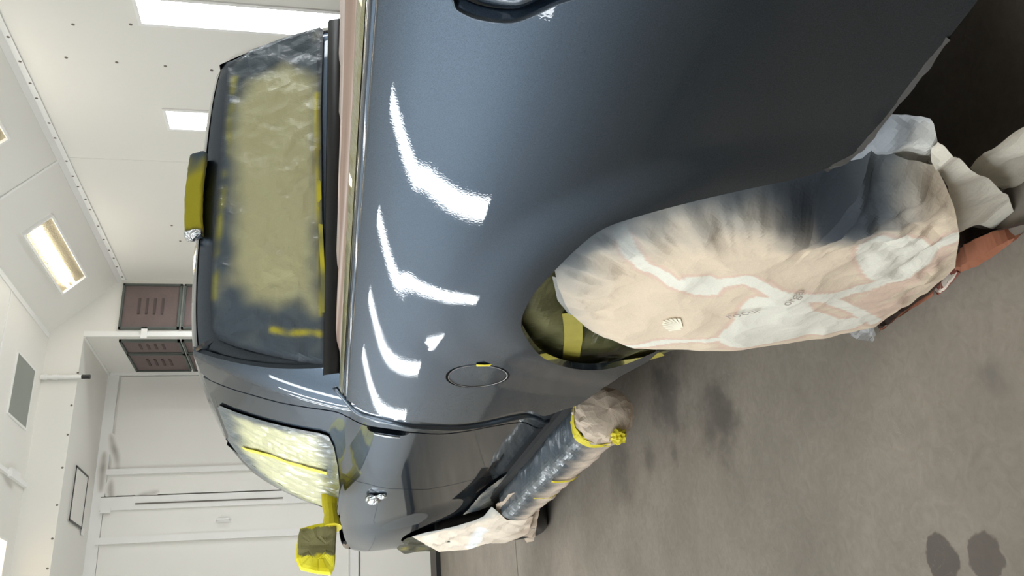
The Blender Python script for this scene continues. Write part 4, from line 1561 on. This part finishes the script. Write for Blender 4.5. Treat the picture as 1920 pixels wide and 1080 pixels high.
ribbon('striped_band', [(1756, 553), (1770, 546), (1800, 512)], [(1752, 530), (1768, 512), (1790, 488)], stripe_mat(), BRN, zl=.008)
PS = thing('plastic_scrap', 'small clear plastic scrap beside the brown card', 'plastic', (-.06, .1, 0))
m, nt, b = newmat('clear_plastic'); b.inputs['Base Color'].default_value = (.8, .82, .84, 1); b.inputs['Roughness'].default_value = .25; b.inputs['Alpha'].default_value = .45
o2 = [(P(*p, Z=.01).x, P(*p, Z=.01).y) for p in [(1592, 622), (1612, 636), (1640, 641), (1648, 628), (1640, 612), (1610, 612)]]
sheet('film', o2, lambda a, b, d: (a, b, .012 + .012 * crumple(Vector((a, b, 0)), 22)), m, PS, .008)

# ---- side step wrapped in paper
STP = thing('side_step', 'side step under the door wrapped in oversprayed paper', 'side step', (.04, 1.9, .28))


def st_fn(u, v, grow=0.0, seed=0):
    y = 1.16 + 1.50 * v
    a = u * math.tau
    ca, sa = math.cos(a), math.sin(a)
    cx, cz = math.copysign(abs(ca) ** .7, ca), math.copysign(abs(sa) ** .7, sa)
    p = Vector((cx * .08, y, cz * .08))
    c = crumple(p + Vector((seed, 0, 0)), 7, 3) * .004 + folds(y, u * .5, 8.0, 5.0) * .005
    end = 1 - .35 * sm((.02 - v) / .02) - .35 * sm((v - .985) / .015)
    return (.050 + cx * (.084 + c + grow) * end, y, .350 + cz * (.085 + c + grow) * end)


def st_col(u, v, p):
    n = nz(p, 9) * .4 + nz(p, 28) * .2
    k = sm((p[2] - .318) / .075 + n) * sm(1.0 - 0 * v)
    c = mixc(srgb(228, 210, 192), srgb(50, 66, 78), k)
    return mixc(c, srgb(215, 205, 190), .0)


grid('paper_wrap', st_fn, 40, 150, M_film, STP, False, st_col, closed_u=True)


def ring(v0, v1, grow, mat, u0=.3, u1=1.0, name='tape'):
    return grid(name, lambda u, v: st_fn(u0 + (u1 - u0) * u, v0 + (v1 - v0) * v, grow + .003 * crumple(Vector((u * 4, v * 2, v0)), 3), 0), 30, 4, mat, STP, False)


ring(.015, .045, .006, M_tape, .25, .95)
ring(.40, .412, .005, M_tape, .45, .78)
ring(.62, .632, .005, M_tape, .45, .78)


def bag(u, v):
    y = 1.18 - .095 * v
    a = u * math.tau
    c = crumple(Vector((math.cos(a), math.sin(a), v * 1.2)), 1.9, 3) * .012 + folds(math.cos(a) * .1 + v * .1, math.sin(a) * .1, 16, 2) * .006
    k = (max(0.0, 1 - v ** 4)) ** .5 * 1.10
    return (.050 + math.cos(a) * (.084 + c) * k, y + .01 * math.sin(a), .350 + math.sin(a) * (.085 + c) * k)


grid('end_bag', bag, 40, 16, M_paper, STP, False, lambda u, v, p: mixc(srgb(206, 190, 172), srgb(140, 138, 132), sm((.12 - v) / .15 + nz(p, 20) * .4)), closed_u=True)
tp = [Vector((.050 + math.cos(a) * .100, 1.19 - .02 * math.sin(a * 2) - .012, .350 + math.sin(a) * .102)) for a in np.linspace(.9, 4.6, 26)]
V = []
for i, q in enumerate(tp):
    w = .016 + .006 * math.sin(i * 1.7)
    V += [q + Vector((0, -w, 0)), q + Vector((0, w, 0))]
mesh('tape', V, [(2 * i, 2 * i + 1, 2 * i + 3, 2 * i + 2) for i in range(25)], M_tape, STP)
k1 = P(1160, 818, X=-.04)
blob('tape_knot', (k1.x, k1.y, k1.z), (.022, .035, .022), M_tape, STP, .5, 4)

# ---- film on the rocker between the door and the step
def rkX(y, z):
    return cabX(y, min(max(z, .30), 1.0)) - .006


rk = [S(*p, rkX) for p in [(1108, 722), (1092, 754), (1080, 775), (1040, 818), (1000, 853), (960, 882), (920, 910), (890, 940), (868, 964)]]
rk = rk + [(rk[-1][0] + .03, .34), (2.2, .31), (1.6, .31), (1.15, .31), (rk[0][0] + .02, .36)]
print('rk', [tuple(round(c, 3) for c in p) for p in rk])
RK = thing('rocker_masking', 'oversprayed masking film between the door bottom and the side step', 'masking film', (.1, 1.9, .4))


def rk_col(A, d, V):
    return [mixc(srgb(88, 98, 104), srgb(186, 180, 168), sm(nz((a * 1.5, b * 4, 0), 4) * 1.2 + .35)) for a, b in A]


sheet('film', rk, lambda a, b, d: (rkX(a, b) - crumple(Vector((a, b, 0)), 10) * .006, a, b), M_film, RK, .014, rk_col)

# ---- front wheel sheet
def fwX(y, z):
    return .018 - .03 * sm((.6 - z) / .3)


fw_px = [(772, 1006), (800, 998), (823, 994), (857, 986), (890, 976), (907, 968), (922, 950), (936, 962), (950, 975), (975, 975), (1000, 968), (990, 1000), (975, 1008), (962, 1013), (945, 1019), (915, 1018), (877, 1031), (823, 1035), (800, 1022)]
fwp = [S(*p, fwX, -.02) for p in fw_px]
print('fw', [tuple(round(c, 3) for c in p) for p in fwp])
FWM = thing('wheel_masking', 'cream paper sheet over the front wheel beyond the step', 'masking paper', (-.04, 3.1, 0))
fband = [S(*p, fwX, -.02) for p in [(905, 990), (892, 1010), (882, 1028)]]


def fw_col(A, d, V):
    q = segdist(A, fband, closed=False)
    top_ = segdist(A, fwp[:8], closed=False)
    out = []
    for (a, b), qq, tt in zip(A, q, top_):
        n = nz((a, b, 0), 6)
        c = srgb(226, 214, 198)
        c = mixc(c, srgb(196, 178, 160), sm((.30 - b) / .15 + n))
        c = mixc(c, srgb(232, 234, 234), sm(2 - qq / .02))
        c = mixc(c, srgb(150, 158, 160), .8 * sm((.07 - tt) / .07 + n * .5))
        out.append(c)
    return out


sheet('paper', fwp, lambda a, b, d: (fwX(a, b) - crumple(Vector((a * .6, b, 4)), 6) * .010 * sm(d / .05) - folds(a * .7, b, 4.5, 2.0) * .02 * sm(d / .05), a, max(b, .006)), M_paper, FWM, .016, fw_col)
fX = lambda y, z: .03
fo = [S(*p, fX, .03) for p in [(930, 945), (960, 925), (1000, 905), (1014, 925), (1010, 960), (1006, 985), (1001, 1010), (988, 1017), (978, 1008), (960, 1012), (935, 1015)]]
sheet('fold', fo, lambda a, b, d: (.03 - crumple(Vector((a * .7, b, 8)), 5) * .015 - folds(a, b, 5, 3) * .012, a, max(b, .004)), M_paper, FWM, .025, lambda A, d, V: [mixc(srgb(206, 190, 172), srgb(178, 162, 146), sm(nz((a, b, 0), 6) + .5)) for a, b in A])
fl_px = [(738, 1024), (752, 1014), (772, 1005), (800, 1022), (815, 1031), (780, 1034), (760, 1037)]
flp = [S(*p, lambda y, z: .03, .03) for p in fl_px]
AF = thing('arch_masking', 'dark olive masking paper in the front wheel arch', 'masking paper', (.03, 3.4, .7))
sheet('paper', flp, lambda a, b, d: (.03 - crumple(Vector((a, b, 4)), 6) * .012, a, b), M_window, AF, .03, lambda A, d, V: [mixc(srgb(48, 48, 30), srgb(120, 112, 34), sm(nz((a * 2, b * 5, 0), 3) * 1.5)) for a, b in A])

# ---- thin film hanging from the sill behind the wheel
SF = thing('sill_film', 'thin grey masking film strip hanging along the sill behind the wheel', 'masking film', (0, -.6, .42))
sp = [S(*p, bodyX) for p in [(1545, 318), (1600, 288), (1640, 244), (1690, 182), (1740, 118), (1778, 70)]]
sp = catmull(sp, 6)
V = []
for i, (y, z) in enumerate(sp):
    f = i / (len(sp) - 1)
    w = (.007 * (1 - f) ** .7 + .004) * (1 + .5 * nz((i * .5, 0, 0), 1))
    V += [(bodyX(y, z) + .003, y, z + .006), (bodyX(y, z) - .004 + .006 * nz((i, 2, 0), .4), y, z - w * .5), (bodyX(y, z) + .004, y, z - w)]
mesh('film', V, [(3 * i + k, 3 * i + k + 1, 3 * i + k + 4, 3 * i + k + 3) for i in range(len(sp) - 1) for k in range(2)], simple('grey_film', srgb(74, 72, 70), .7, spec=.2), SF)
